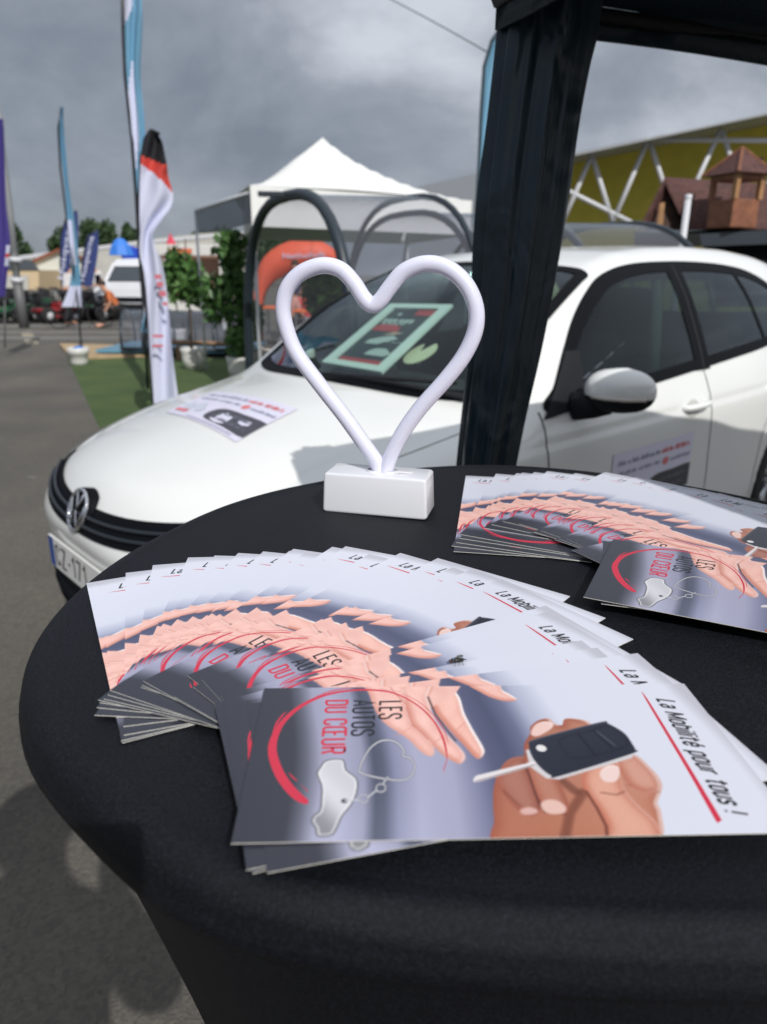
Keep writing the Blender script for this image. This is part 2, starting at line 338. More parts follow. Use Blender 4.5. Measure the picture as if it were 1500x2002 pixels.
def lampxy(px, py, zabs=None):
    v = ray(px, py); n = np.array([bn_[0], bn_[1], 0]); p0 = np.array([*(bc), TZ]); t = ((p0-CAM)@n)/(v@n); P = CAM+v*t
    d = P[:2]-bc; return (d@bd_, 0., P[2]-TZ)
hp = [(741, 928), (737, 905), (712, 868), (672, 812), (622, 748), (580, 690), (560, 640), (554, 600), (563, 562), (590, 533), (630, 519), (666, 527), (692, 553), (711, 582), (727, 596),
      (743, 588), (764, 560), (790, 531), (830, 516), (870, 522), (903, 546), (924, 580), (932, 617), (926, 656), (904, 700), (868, 746), (820, 800), (784, 852), (760, 902), (755, 930)]
hq = catmull([lampxy(*p) for p in hp], 6, False)
q = MB().tube([tuple(p) for p in hq], .0067, 20); ht = q.build('heart_tube', LT, lamp, True)
sw = MB().rbox((.022, .004, .0364), (.016, .006, .0008), .0003, 0, 0, 2); sw.rbox((.0215, -.006, .0364), (.013, .004, .0008), .0003, 0, 0, 2)
sw.build('switch', mat('lamp_switch', (.72, .72, .74), rough=.4), lamp, True)
cc = MB()
for x in (-.0035+lampxy(741, 925)[0], .0035+lampxy(755, 925)[0]): cc.lathe([(.0078, .0358), (.0078, .0372), (.0067, .0376)], (x, 0, 0), 20)
cc.build('collar', LW, lamp, True)

# ------------------------------------------------------------------ flyer artwork (a printed card, 210 x 100 mm)
def s2l(c): c = np.asarray(c, float)/255.; return np.where(c <= .04045, c/12.92, ((c+.055)/1.055)**2.4)
HP = np.array([(510, 1337), (458, 1655), (1342, 1347), (1557, 1613)], float); HU = np.array([(0, 100), (0, 0), (210, 100), (210, 0)], float)
A_ = []; B_ = []
for (x, y), (u, v) in zip(HP, HU):
    A_ += [[x, y, 1, 0, 0, 0, -u*x, -u*y], [0, 0, 0, x, y, 1, -v*x, -v*y]]; B_ += [u, v]
HM = np.append(np.linalg.solve(np.array(A_), np.array(B_)), 1).reshape(3, 3)
def uv(P, zoom=None):
    P = np.atleast_2d(np.asarray(P, float))
    if zoom == 7: P = P/2.5+[400, 1280]
    if zoom == 8: P = P/2.5+[900, 1160]
    q = np.c_[P, np.ones(len(P))] @ HM.T; return q[:, :2]/q[:, 2:]
def sdf(X, Y, poly):
    d = np.full(X.shape, 1e9); ins = np.zeros(X.shape, bool); m = len(poly)
    for i in range(m):
        a = poly[i]; b = poly[(i+1) % m]; e = b-a; wx = X-a[0]; wy = Y-a[1]
        t = np.clip((wx*e[0]+wy*e[1])/(e@e+1e-12), 0, 1); d = np.minimum(d, (wx-t*e[0])**2+(wy-t*e[1])**2)
        c = ((a[1] > Y) != (b[1] > Y)) & (X < (b[0]-a[0])*(Y-a[1])/((b[1]-a[1]) if b[1] != a[1] else 1e-9)+a[0]); ins ^= c
    d = np.sqrt(d); return np.where(ins, -d, d)
def sst(a, b, x): t = np.clip((x-a)/(b-a), 0, 1); return t*t*(3-2*t)
fA = [(830, 125), (850, 200), (890, 280), (940, 335), (1060, 410), (1120, 465), (1165, 492), (1190, 490), (1197, 470), (1180, 430), (1110, 360), (1080, 340), (1040, 250), (1010, 125)]
fB = [(1000, 125), (1040, 250), (1075, 335), (1130, 385), (1190, 445), (1250, 495), (1320, 530), (1345, 520), (1352, 495), (1330, 460), (1265, 400), (1200, 330), (1155, 240), (1145, 200), (1155, 125)]
fC = [(1085, 115), (1145, 205), (1190, 280), (1260, 360), (1340, 440), (1400, 500), (1425, 505), (1443, 485), (1440, 455), (1385, 370), (1335, 285), (1310, 215), (1275, 165), (1262, 115)]
fP = [(825, 110), (845, 180), (900, 280), (1050, 320), (1160, 260), (1285, 190), (1270, 110)]
fT = [(60, 420), (100, 455), (150, 482), (205, 510), (270, 530), (320, 532), (338, 524), (300, 498), (265, 478), (250, 450), (200, 420)]
kh = [(285, 1215), (262, 1100), (252, 1020), (250, 950), (266, 880), (310, 815), (385, 795), (385, 740), (410, 690), (412, 655), (450, 625), (498, 618), (525, 640), (560, 650), (570, 622), (620, 620), (690, 640), (760, 720), (880, 790), (960, 840), (1018, 900), (1030, 950), (1015, 1010), (1035, 1060), (1022, 1190), (700, 1215)]
kf1 = [(310, 815), (385, 797), (400, 840), (430, 900), (455, 960), (480, 1030), (470, 1068), (420, 1075), (350, 1030), (290, 960), (262, 900)]
kf2 = [(400, 830), (470, 830), (540, 880), (570, 930), (600, 990), (612, 1030), (600, 1065), (540, 1070), (490, 1040), (455, 980), (425, 920)]
kth = [(665, 905), (680, 855), (725, 822), (790, 813), (830, 828), (842, 880), (868, 950), (930, 1020), (1020, 1105), (1024, 1190), (800, 1190), (790, 1120), (745, 1040), (690, 970)]
kn = [(748, 880), (765, 850), (800, 838), (832, 850), (836, 890), (815, 915), (770, 912)]
kn2 = [(480, 1020), (510, 1000), (560, 1005), (600, 1035), (590, 1062), (540, 1068), (500, 1055)]
kn3 = [(385, 1050), (420, 1036), (460, 1045), (468, 1062), (430, 1072), (395, 1068)]
kn4 = [(415, 690), (430, 650), (470, 632), (515, 640), (510, 665), (450, 700)]
key = [(408, 742), (440, 712), (735, 638), (775, 645), (850, 690), (892, 745), (902, 765), (890, 785), (560, 890), (520, 886), (470, 850), (428, 800)]
keyi = [(556, 715), (690, 680), (770, 655), (830, 690), (868, 745), (740, 790), (650, 805), (600, 800), (575, 770)]
kb = [(148, 905), (160, 888), (400, 830), (452, 812), (466, 824), (420, 846), (172, 918), (152, 918)]
tagp = [(640, 515), (725, 510), (745, 560), (800, 600), (812, 640), (805, 690), (780, 740), (740, 790), (715, 850), (690, 885), (620, 890), (605, 850), (582, 820), (592, 790), (622, 765), (626, 700), (622, 640), (603, 600), (595, 575), (612, 545)]
def art(U, Vv):
    X, Y = U, Vv
    st = [0, 17, 22, 28, 36, 46, 50.5, 54, 59, 68, 82, 92, 100, 108, 117, 126, 140, 203, 210]
    cl = [(54, 56, 67), (57, 59, 70), (96, 98, 114), (158, 158, 182), (172, 172, 198), (150, 151, 176), (78, 82, 102), (86, 90, 112), (138, 140, 168), (172, 172, 198), (168, 168, 194), (128, 130, 160), (88, 92, 122), (78, 83, 112), (108, 113, 142), (178, 183, 206), (220, 223, 238), (226, 228, 241), (196, 197, 208)]
    cl = np.array(cl, float); W = X + (Y-50)*.05 - 3*np.sin(Y/28) + 1.5
    c = np.stack([np.interp(W, st, cl[:, k]) for k in range(3)], -1)
    lit = sst(70, 100, Y)*sst(44, 60, X)*sst(100, 84, X); c = c*(1-.25*lit[..., None])+np.array([96, 98, 112])*.25*lit[..., None]
    low = sst(40, 0, Y)*sst(78, 60, X)*sst(18, 30, X); c = c+low[..., None]*14
    def put(c, poly, colr, edge=.35, white=0, whitedir=(1.3, .9), dark=0, vol=0., vd=1.6):
        d = sdf(X, Y, poly); a = sst(edge, -edge, d)
        colr = np.broadcast_to(np.asarray(colr, float), c.shape).copy()
        if vol:
            e_ = np.exp(np.clip(d, -30, 0)/vd)*vol; colr = colr*(1-e_[..., None]*(1-np.array([.86, .66, .60]))); colr = colr+(np.clip(-d-.8, 0, 3.2)*3.2*vol)[..., None]
            colr = colr*(1+.022*np.sin(X*3.1+2*np.sin(Y*1.3))*np.sin(Y*2.7+np.sin(X*1.7)))[..., None]
        if white:
            d2 = sdf(X+whitedir[0], Y+whitedir[1], poly); wv = sst(-.9, .7, d2)*white; colr = colr*(1-wv[..., None])+np.array([255, 244, 242])*wv[..., None]
        if dark:
            d3 = sdf(X-1.5, Y-.8, poly); dv = sst(-2.2, .6, d3)*dark; colr = colr*(1-dv[..., None])+np.array([205, 120, 96])*dv[..., None]
        return c*(1-a[..., None])+colr*a[..., None]
    nz_ = (np.sin(X*.31+np.sin(Y*.13)*2)*np.sin(Y*.23+np.sin(X*.17)*2))*.8
    sk = np.stack([244+4*nz_, 193+8*nz_, 182+8*nz_], -1)
    P7 = lambda p: catmull(uv(p, 7), 5); P8 = lambda p: catmull(uv(p, 8), 5)
    def crease(c, pts, wd, col, zm=7, al=.8):
        q = uv(pts, zm); d = np.full(X.shape, 1e9)
        for a, b in zip(q[:-1], q[1:]):
            e = b-a; t = np.clip(((X-a[0])*e[0]+(Y-a[1])*e[1])/(e@e), 0, 1); d = np.minimum(d, np.hypot(X-a[0]-t*e[0], Y-a[1]-t*e[1]))
        a = sst(wd+.3, wd*.3, d)[..., None]*al; return c*(1-a)+np.array(col)*a
    c = put(c, P8(fT), sk, .35, 1., (.3, 1.3), .4, .5)
    c = put(c, P7(fC), sk*[1, .985, .97], .35, 1., (1.2, .5), .55, .6)
    c = put(c, P7(fP), sk, .5, .0)
    c = put(c, P7(fB), sk, .5, .55, (1., -.6), .35, .55)
    c = put(c, P7(fA), sk, .5, .25, (.9, -.9), .15, .5)
    c = crease(c, [(1148, 205), (1190, 290), (1255, 370), (1300, 420)], .55, (70, 48, 52))
    c = crease(c, [(1075, 338), (1120, 372), (1160, 410)], .3, (205, 120, 105)); c = crease(c, [(940, 140), (985, 190), (1040, 240)], .3, (205, 128, 112)); c = crease(c, [(1040, 250), (1060, 300), (1078, 340)], .3, (210, 130, 115))
    c = crease(c, [(900, 160), (1000, 175)], .5, (222, 150, 135), 7, .5); c = crease(c, [(1170, 150), (1150, 200)], .6, (225, 150, 128), 7, .6)
    c = crease(c, [(1000, 390), (1060, 360)], .4, (225, 150, 135), 7, .5); c = crease(c, [(1180, 440), (1230, 400)], .4, (225, 150, 135), 7, .5); c = crease(c, [(1290, 380), (1340, 330)], .4, (225, 150, 135), 7, .5)
    # hand with the key
    g = np.clip((X-115)/60, 0, 1)[..., None]; low_ = sst(45, 0, Y)[..., None]
    br = np.array([168, 106, 84])*(1-g)+np.array([200, 146, 126])*g; br = br*(1-.25*low_)+np.array([198, 116, 80])*.25*low_
    c = put(c, P8(kh), br, .4, .6, (1.6, .2), .2, .8, 3.)
    c = crease(c, [(680, 960), (620, 1060), (600, 1190)], 2.6, (110, 58, 44), 8, .65); c = crease(c, [(560, 900), (640, 960)], 3, (96, 52, 42), 8, .6)
    c = put(c, P8(kf1), np.array([166, 108, 92]), .6, .15, (.2, 1.2), .3, 1., 1.8); c = put(c, P8(kf2), np.array([180, 120, 100]), .6, .15, (.2, 1.2), .3, 1., 1.8)
    c = crease(c, [(395, 830), (440, 940), (478, 1030)], .5, (86, 44, 40), 8); c = crease(c, [(470, 1000), (500, 1060), (600, 1066)], .4, (110, 60, 50), 8)
    c = crease(c, [(300, 960), (380, 1030)], .5, (120, 66, 52), 8, .6); c = crease(c, [(880, 930), (1020, 960)], .5, (150, 90, 74), 8, .6)
    c = put(c, P8(kn2), np.array([232, 192, 180]), .5); c = put(c, P8(kn3), np.array([222, 178, 170]), .6); c = put(c, P8(kn4), np.array([240, 205, 196]), .5, .4)
    c = put(c, P8([(820, 810), (900, 790), (970, 845), (1020, 905), (1024, 950), (960, 960), (890, 930), (850, 880)]), np.array([206, 152, 134]), .8, .5, (1.5, 0), .2, .9, 2.)
    c = put(c, P8(kth), np.array([218, 162, 140]), .5, .35, (.9, .9), .45, 1., 2.2)
    c = crease(c, [(760, 965), (830, 975), (862, 960)], .5, (140, 84, 72), 8, .7); c = crease(c, [(690, 960), (745, 1040), (790, 1120), (800, 1190)], .7, (100, 52, 42), 8, .8)
    c = put(c, P8(kn), np.array([242, 214, 208]), .4, .5, (.4, .9))
    c = put(c, uv([(395, 765), (420, 845), (500, 900), (560, 905), (890, 805), (908, 775), (760, 760), (500, 760)], 8), np.array([214, 210, 214]), .3)
    c = put(c, uv(kb, 8), np.array([232, 226, 228]), .25, 0, dark=0); c = crease(c, [(165, 914), (440, 836)], .2, (120, 100, 104), 8)
    kk = P8(key); kc = np.broadcast_to(np.array([38, 42, 56.]), c.shape) + (8*sst(30, 70, Y))[..., None]; c = put(c, kk, kc, .25, .25, (.2, .8))
    di = sdf(X, Y, P8(keyi)); a = sst(.35, .1, np.abs(di))[..., None]*.8; c = c*(1-a)+np.array([16, 18, 26])*a
    c = crease(c, [(640, 695), (720, 790)], .3, (16, 18, 26), 8); c = crease(c, [(705, 675), (800, 762)], .3, (16, 18, 26), 8); c = crease(c, [(722, 680), (812, 748)], .12, (110, 116, 130), 8)
    q = uv([(468, 758)], 8)[0]; d = np.hypot((X-q[0]), (Y-q[1])); a = sst(2.5, 2.0, d)[..., None]; c = c*(1-a)+np.array([236, 232, 232])*a
    # tag
    tg = uv(tagp, 7); tg = catmull(tg, 3); d = sdf(X, Y, tg); W2 = (X*.7+Y*.5)
    shade = 182+38*np.sin(W2*.16+1.2)+10*np.sin(W2*.4); tcx = np.stack([shade, shade, shade+6], -1); tcx = np.clip(tcx, 90, 238)
    a = sst(.35, -.1, d)[..., None]; c = c*(1-a)+tcx*a; a = sst(.55, .25, np.abs(d))[..., None]*.8; c = c*(1-a)+np.array([96, 96, 102])*a
    a = sst(.5, .2, np.abs(d+.75))[..., None]*.7; c = c*(1-a)+np.array([245, 245, 248])*a
    q = uv([(748, 715)], 7)[0]; d = np.hypot(X-q[0], Y-q[1]); a = sst(1.5, 1.0, d)[..., None]; c = c*(1-a)+np.array([70, 68, 72])*a
    return s2l(np.clip(c, 0, 255))*.97
PRT = bpy.data.materials.new('printed_card'); PRT.use_nodes = True; _b = PRT.node_tree.nodes['Principled BSDF']; _a = PRT.node_tree.nodes.new('ShaderNodeAttribute'); _a.attribute_name = 'print'
PRT.node_tree.links.new(_a.outputs['Color'], _b.inputs['Base Color']); _b.inputs['Roughness'].default_value = .38; _b.inputs['Coat Weight'].default_value = .12; _b.inputs['Coat Roughness'].default_value = .25
PAP = mat('paper_edge', (.74, .73, .68), rough=.8, noise=.12, nscale=900); RED = mat('print_red', tuple(s2l((214, 52, 78))*.95), rough=.45); BLK = mat('print_black', (.016, .016, .02), rough=.45); SIL = mat('print_silver', (.60, .60, .64), rough=.4); SILD = mat('print_silver_dark', (.13, .13, .15), rough=.4)
TH_ = .00036
_txt = {}
def flyer_mesh(name, step):
    nu, nv = int(210/step)+1, int(100/step)+1
    U, Vv = np.meshgrid(np.linspace(0, 210, nu), np.linspace(0, 100, nv), indexing='ij'); C_ = art(U, Vv)
    V = np.stack([U/1000, Vv/1000-.1, np.full(U.shape, TH_)], -1).reshape(-1, 3); n = len(V)
    Q = [np.array(grid_faces(nu, nv))[:, ::1]]
    I = np.arange(nu*nv).reshape(nu, nv); a = I[:-1, :-1].ravel(); b = I[1:, :-1].ravel(); c = I[1:, 1:].ravel(); d = I[:-1, 1:].ravel(); Q = [np.stack([a, b, c, d], 1)]; mi = [np.zeros(len(a), int)]
    V2 = [V]; base = n
    def extra(vv, ff, m_):
        nonlocal base
        V2.append(np.asarray(vv, float)); 
        fq = [f if len(f) == 4 else (f[0], f[1], f[2], f[2]) for f in ff]; fx.extend([tuple(base+i for i in f) for f in ff]); fm.extend([m_]*len(ff)); base += len(vv)
    fx = []; fm = []
    L_, W_ = .21, .1
    for (p, q) in (((0, -W_), (L_, -W_)), ((L_, -W_), (L_, 0)), ((L_, 0), (0, 0)), ((0, 0), (0, -W_))):
        extra([(*p, 0), (*q, 0), (*q, TH_), (*p, TH_)], [(0, 1, 2, 3)], 1)
    extra([(0, -W_, 0), (L_, -W_, 0), (L_, 0, 0), (0, 0, 0)], [(3, 2, 1, 0)], 1)
    z1, z2 = TH_+.00002, TH_+.00004
    def m3(P, z): P = np.asarray(P)/1000; return np.c_[P[:, 0], P[:, 1]-.1, np.full(len(P), z)]
    def strip(pw, m_, zoom=7, n_=6, z=z1):
        P = np.array([p[:2] for p in pw], float); wd = np.array([p[2] for p in pw], float)
        Pc = catmull(np.c_[P, wd], n_, False); c_ = Pc[:, :2]; wd = Pc[:, 2]; t = np.gradient(c_, axis=0); t /= np.linalg.norm(t, axis=1)[:, None]+1e-9; nn = np.c_[-t[:, 1], t[:, 0]]
        A = uv(c_+nn*wd[:, None]/2, zoom); B = uv(c_-nn*wd[:, None]/2, zoom)
        A = np.clip(A, [0, 0], [210, 100]); B = np.clip(B, [0, 0], [210, 100]); k = len(A)
        extra(np.r_[m3(A, z), m3(B, z)], [(i, i+1, k+i+1, k+i) for i in range(k-1)], m_)
    strip([(1250, 566, 2), (1262, 505, 4), (1248, 440, 11), (1225, 385, 10), (1180, 318, 8), (1100, 247, 7), (1000, 193, 7), (900, 168, 8), (750, 164, 9), (600, 187, 13), (480, 240, 18), (400, 305, 24), (358, 370, 34), (340, 440, 46), (352, 505, 50), (392, 585, 50), (450, 655, 48), (505, 700, 42), (548, 722, 24), (556, 725, 8)], 2)
    strip([(1266, 440, 2), (1245, 380, 4), (1200, 315, 4), (1120, 240, 3), (1020, 185, 2)], 2); strip([(335, 378, 2), (352, 330, 10), (378, 290, 8), (404, 265, 2)], 2)
    strip([(440, 575, 2), (465, 600, 8), (492, 618, 2)], 2); strip([(508, 635, 1), (550, 668, 5)], 2); strip([(560, 190, 1), (640, 165, 5), (760, 148, 1)], 2); strip([(1255, 520, 1), (1250, 560, 3), (1246, 575, 1)], 2)
    strip([(918, 500, 2), (950, 548, 9), (1040, 690, 13), (1160, 880, 17), (1270, 1060, 24), (1290, 1092, 22)], 2, 8)
    heart = [(815, 570), (822, 535), (838, 500), (870, 450), (920, 418), (980, 418), (1020, 440), (1042, 470), (1038, 492), (1080, 506), (1103, 550), (1085, 592), (1040, 612), (960, 606), (870, 590), (815, 570)]
    strip([(x, y, 12) for x, y in heart], 5, 7, 4, z1); strip([(x, y, 6) for x, y in heart], 4, 7, 4, z2)
    strip([(750, 715, 7), (820, 708, 7)], 4, 7, 2, z2); strip([(872, 695, 7), (912, 662, 7)], 4, 7, 2, z2); strip([(940, 635, 7), (968, 595, 7)], 4, 7, 2, z2)
    for cx_, cy_ in ((848, 703), (935, 650)):
        strip([(cx_+25*math.cos(a), cy_+20*math.sin(a), 9) for a in np.linspace(0, 6.3, 12)], 5, 7, 2, z1); strip([(cx_+25*math.cos(a), cy_+20*math.sin(a), 5) for a in np.linspace(0, 6.3, 12)], 4, 7, 2, z2)
    def text(s, p0, p1, pt, m_, zoom, shear=0, wt=.1, gap=.1, sx=1.):
        Vt, Ft, Lt = stroke_geo(s, 1, 1, wt, gap, sx); o, ex, ey = uv([p0, p1, pt], zoom); ex = ex-o; ey = ey-o
        P = o+Vt[:, :1]*ex+Vt[:, 1:]*ey + shear*Vt[:, 1:]*ex/np.linalg.norm(ex)*np.linalg.norm(ey)
        W3 = m3(P, z2); W3[:, 2] += Lt*1.5e-6; extra(W3, [f[::-1] for f in Ft], m_)
    text('LES', (897, 220), (896, 312), (1020, 220), 3, 7, 0, .115, .06); text('AUTOS', (757, 212), (757, 394), (878, 212), 3, 7, 0, .115, .06); text('DU C\u0152UR', (612, 210), (600, 483), (738, 210), 2, 7, 0, .12, .06)
    text('La Mobilit\u00e9 pour tous !', (980, 532), (1302, 1046), (1070, 536), 3, 8, .2, .165, .075, 1.3)
    if name == 'flyer_card_near':   # slogan also ends clear of the card edge
        pass
    V = np.concatenate(V2); me = bpy.data.meshes.new(name)
    faces = [tuple(q) for q in Q[0].tolist()]+fx
    me.from_pydata(V.tolist(), [], faces); me.polygons.foreach_set('material_index', np.r_[mi[0], fm].astype(np.int32))
    for m_ in (PRT, PAP, RED, BLK, SIL, SILD): me.materials.append(m_)
    at = me.attributes.new('print', 'FLOAT_COLOR', 'POINT'); cc_ = np.ones((len(V), 4), np.float32); cc_[:nu*nv, :3] = C_.reshape(-1, 3); at.data.foreach_set('color', cc_.ravel())
    return me
FM_HI = flyer_mesh('flyer_card_near', .4); FM = flyer_mesh('flyer_card', .75)
ORD = ['bottom', 'second', 'third', 'fourth', 'fifth', 'sixth', 'seventh', 'eighth', 'ninth', 'tenth', 'eleventh', 'twelfth', 'thirteenth', 'fourteenth', 'fifteenth', 'sixteenth', 'seventeenth', 'eighteenth', 'nineteenth', 'twentieth', 'twenty-first', 'twenty-second', 'twenty-third', 'twenty-fourth', 'twenty-fifth', 'top']
def lay(fan, pairs, where, grp, z0, dz, wid=1.05):
    out_ = []
    for k, (tl, bl) in enumerate(pairs):
        hero = k == len(pairs)-1; z = z0+k*dz + (.0012 if hero else 0)
        T = bz(*tl, z+TH_); B = bz(*bl, z+TH_); d = T-B; L_ = math.hypot(d[0], d[1])
        o = bpy.data.objects.new('flyer', FM_HI if hero else FM); COL.objects.link(o)
        o.location = (B[0], B[1], z); o.rotation_euler = (0, 0, math.atan2(d[1], d[0])); s_ = L_/.21
        s_ = min(max(s_, .90), 1.10) if not hero else s_
        # keep the far, visible end where it is
        u_ = d[:2]/L_; bl_ = T[:2]-u_*.21*s_; o.location = (bl_[0], bl_[1], z); o.scale = (s_, 1.17 if (where[0] == 'a' and k >= len(pairs)-2) else wid, 1)
        lab = f'flyer {ORD[k]} from the bottom of the fan {where}' if not hero else f'fully uncovered top flyer of the fan {where}'
        if k == 0: lab = f'lowest, leftmost flyer of the fan {where}'
        tag(o, lab, 'flyer', grp); out_.append(o)
    return out_
LF = [((169, 1140), (239, 1452)), ((188, 1137), (237, 1448)), ((246, 1120), (242, 1437)), ((299, 1105), (241, 1420)), ((368, 1090), (227, 1402)), ((420, 1086), (185, 1398)), ((466, 1081), (189, 1383)),
      ((515, 1078), (195, 1373)), ((566, 1077), (192, 1368)), ((574, 1073), (203, 1366)), ((598, 1079), (211, 1358)), ((650, 1069), (215, 1349)), ((676, 1068), (276, 1343)), ((722, 1083), (278, 1339)), ((783, 1081), (280, 1331)),
      ((856, 1091), (341, 1362)), ((886, 1109), (366, 1320)), ((924, 1112), (378, 1343)), ((982, 1132), (395, 1329)), ((1067, 1184), (431, 1360)), ((1073, 1195), (418, 1376)), ((1137, 1252), (421, 1384)), ((1168, 1266), (438, 1376)), ((1247, 1277), (484, 1376)),
      ((1342, 1347), (510, 1337))]
RF = [((911, 930), (887, 1078)), ((970, 926), (883, 1067)), ((1010, 925), (892, 1060)), ((1021, 924), (899, 1052)), ((1045, 923), (898, 1044)), ((1070, 921), (946, 1032)), ((1125, 925), (961, 1025)), ((1183, 923), (983, 1019)),
      ((1198, 927), (994, 1021)), ((1244, 932), (1015, 1024)), ((1275, 940), (1041, 1040)), ((1304, 944), (1046, 1040)), ((1342, 952), (1058, 1037)), ((1356, 954), (1085, 1055)), ((1406, 964), (1093, 1053)), ((1462, 984), (1108, 1053)),
      ((1495, 990), (1118, 1075)), ((1860, 1130), (1168, 1056)), ((1925, 1168), (1199, 1054))]
nearfan = lay('L', LF, 'nearest the camera', 'flyers fanned out at the front of the table', TZ+.0008, .00040, 1.03)
h_ = nearfan[-1]; h_.location = (-.0574, .3019, TZ+.0112); h_.rotation_euler = (0, .004, .0414); h_.scale = (.9943, .9985, 1)
farfan = lay('R', RF, 'at the back right of the table', 'flyers fanned out at the back right of the table', TZ+.0008, .00040, 1.05)

# ------------------------------------------------------------------ fly on the flyers
fz = TZ+.0008+.0004*22+.0003; fp = bz(893, 1296, fz)
fly = empty('housefly', fp, 'small black housefly sitting on the white part of a flyer', 'fly', rz=R(200)); FB = mat('fly_body', (.02, .02, .018), rough=.4, noise=.4, nscale=900)
bm_ = MB().ball((0, 0, .0016), (.0021, .0012, .0012), 0, 8); bm_.ball((.0024, 0, .0017), (.0012, .0012, .0011), 0, 8); bm_.ball((-.0022, 0, .0014), (.0022, .0012, .0011), 0, 8); bm_.build('body', FB, fly, True)
MB().ball((.0037, 0, .0016), (.0008, .0010, .0009), 0, 8).build('head', mat('fly_head', (.05, .02, .015), rough=.3), fly, True)
for s_ in (-1, 1):
    wv = [(.0008, s_*.0004, .0027), (-.0012, s_*.0022, .0030), (-.0040, s_*.0030, .0026), (-.0050, s_*.0020, .0022), (-.0035, s_*.0007, .0024)]; q = MB(); q.add(wv, [(0, 1, 2, 3, 4)])
    q.add([(a, b, c+.00004) for a, b, c in wv], [(4, 3, 2, 1, 0)]); q.build('wing', sheet_glass('fly_wing', (.55, .55, .52), .5, .1, .2, ((.2, .2, .18), .35)), fly)
    for k in range(3):
        x = .0014-.0014*k; MB().tube([(x, s_*.0009, .0014), (x+.0006-.0006*k, s_*.0022, .0020), (x+.0010-.0010*k, s_*.0032, .0001)], .00012, 5).build('leg', FB, fly)

# ------------------------------------------------------------------ ground
GA = mat('asphalt', (.088, .083, .074), rough=.92, col2=(.135, .125, .108), nscale=.9, bump=.8, bscale=140, detail=12)
g = MB(); g.add([(-300, -300, 0), (300, -300, 0), (300, 500, 0), (-300, 500, 0)], [(0, 1, 2, 3)]); tag(g.build('ground', GA), kind='structure')
nt_ = GA.node_tree; b_ = nt_.nodes['Principled BSDF']; src_ = b_.inputs['Base Color'].links[0].from_socket; tc_ = nt_.nodes.new('ShaderNodeTexCoord')
v_ = nt_.nodes.new('ShaderNodeTexVoronoi'); v_.inputs['Scale'].default_value = 95; nt_.links.new(tc_.outputs['Object'], v_.inputs[0])
r_ = nt_.nodes.new('ShaderNodeValToRGB'); r_.color_ramp.elements[0].color = (.62, .62, .62, 1); r_.color_ramp.elements[1].color = (1.25, 1.22, 1.15, 1); nt_.links.new(v_.outputs['Color'], r_.inputs[0])
m_ = nt_.nodes.new('ShaderNodeMix'); m_.data_type = 'RGBA'; m_.blend_type = 'MULTIPLY'; m_.inputs[0].default_value = .75; nt_.links.new(src_, m_.inputs[6]); nt_.links.new(r_.outputs[0], m_.inputs[7])
n_ = nt_.nodes.new('ShaderNodeTexNoise'); n_.inputs['Scale'].default_value = 4.2; n_.inputs['Detail'].default_value = 3; nt_.links.new(tc_.outputs['Object'], n_.inputs[0])
q_ = nt_.nodes.new('ShaderNodeValToRGB'); q_.color_ramp.elements[0].position = .70; q_.color_ramp.elements[0].color = (0, 0, 0, 1); q_.color_ramp.elements[1].position = .74; q_.color_ramp.elements[1].color = (1, 1, 1, 1); nt_.links.new(n_.outputs[0], q_.inputs[0])
m2_ = nt_.nodes.new('ShaderNodeMix'); m2_.data_type = 'RGBA'; m2_.inputs[7].default_value = (.20, .19, .17, 1); nt_.links.new(q_.outputs[0], m2_.inputs[0]); nt_.links.new(m_.outputs[2], m2_.inputs[6]); nt_.links.new(m2_.outputs[2], b_.inputs['Base Color'])

# ------------------------------------------------------------------ white hatchback (local frame: x back from the nose, y towards its driver's side, z up)
CX, CY, CYAW = -.9746, 2.0841, .741918
car = empty('parked_car', (CX, CY, 0), 'white five-door hatchback parked behind the table, adverts stuck on bonnet and door', 'car')
car.rotation_euler = (0, 0, CYAW); car.scale = (1, 1, 1)
# y is mirrored: driver's side (towards the camera) is local -y in blender space
def tabf(xs, ys, sm=14, n=1200):
    g = np.linspace(xs[0], xs[-1], n); y = np.interp(g, xs, ys)
    for _ in range(3): y = np.convolve(np.pad(y, sm, 'edge'), np.ones(2*sm+1)/(2*sm+1), 'valid')
    return lambda q: np.interp(q, g, y)
Zc = tabf([-.6, -.05, 0, .04, .09, .17, .3, .5, .75, .98, 1.05, 1.4, 1.7, 1.93, 2.15, 2.5, 2.9, 3.3, 3.65, 3.92, 3.98, 4.05, 4.15, 4.22, 4.9],
          [.30, .58, .645, .69, .735, .785, .835, .895, .945, .982, 1.01, 1.215, 1.365, 1.448, 1.489, 1.515, 1.53, 1.528, 1.505, 1.47, 1.36, 1.02, .93, .60, -.1], 9)
Wx = tabf([-.6, 0, .15, .35, .7, 1.1, 2.1, 3.0, 3.6, 4.0, 4.2, 4.9], [.60, .74, .80, .845, .868, .878, .886, .888, .872, .82, .76, .6], 20)
Wz = tabf([-.3, .14, .22, .35, .55, .80, .86, .93, .99, 1.1, 1.3, 1.46, 1.8], [-.08, -.05, -.018, -.002, 0, .0, -.006, -.028, -.05, -.098, -.205, -.32, -.62], 16)
Nz = tabf([-.3, .15, .22, .30, .42, .56, .60, .66, .9, 1.6], [.16, .12, .05, .025, .03, .012, .0, .02, .10, .5], 12)
def smax(a, b, k): h = np.maximum(k-np.abs(a-b), 0)/k; return np.maximum(a, b)+h*h*k/4
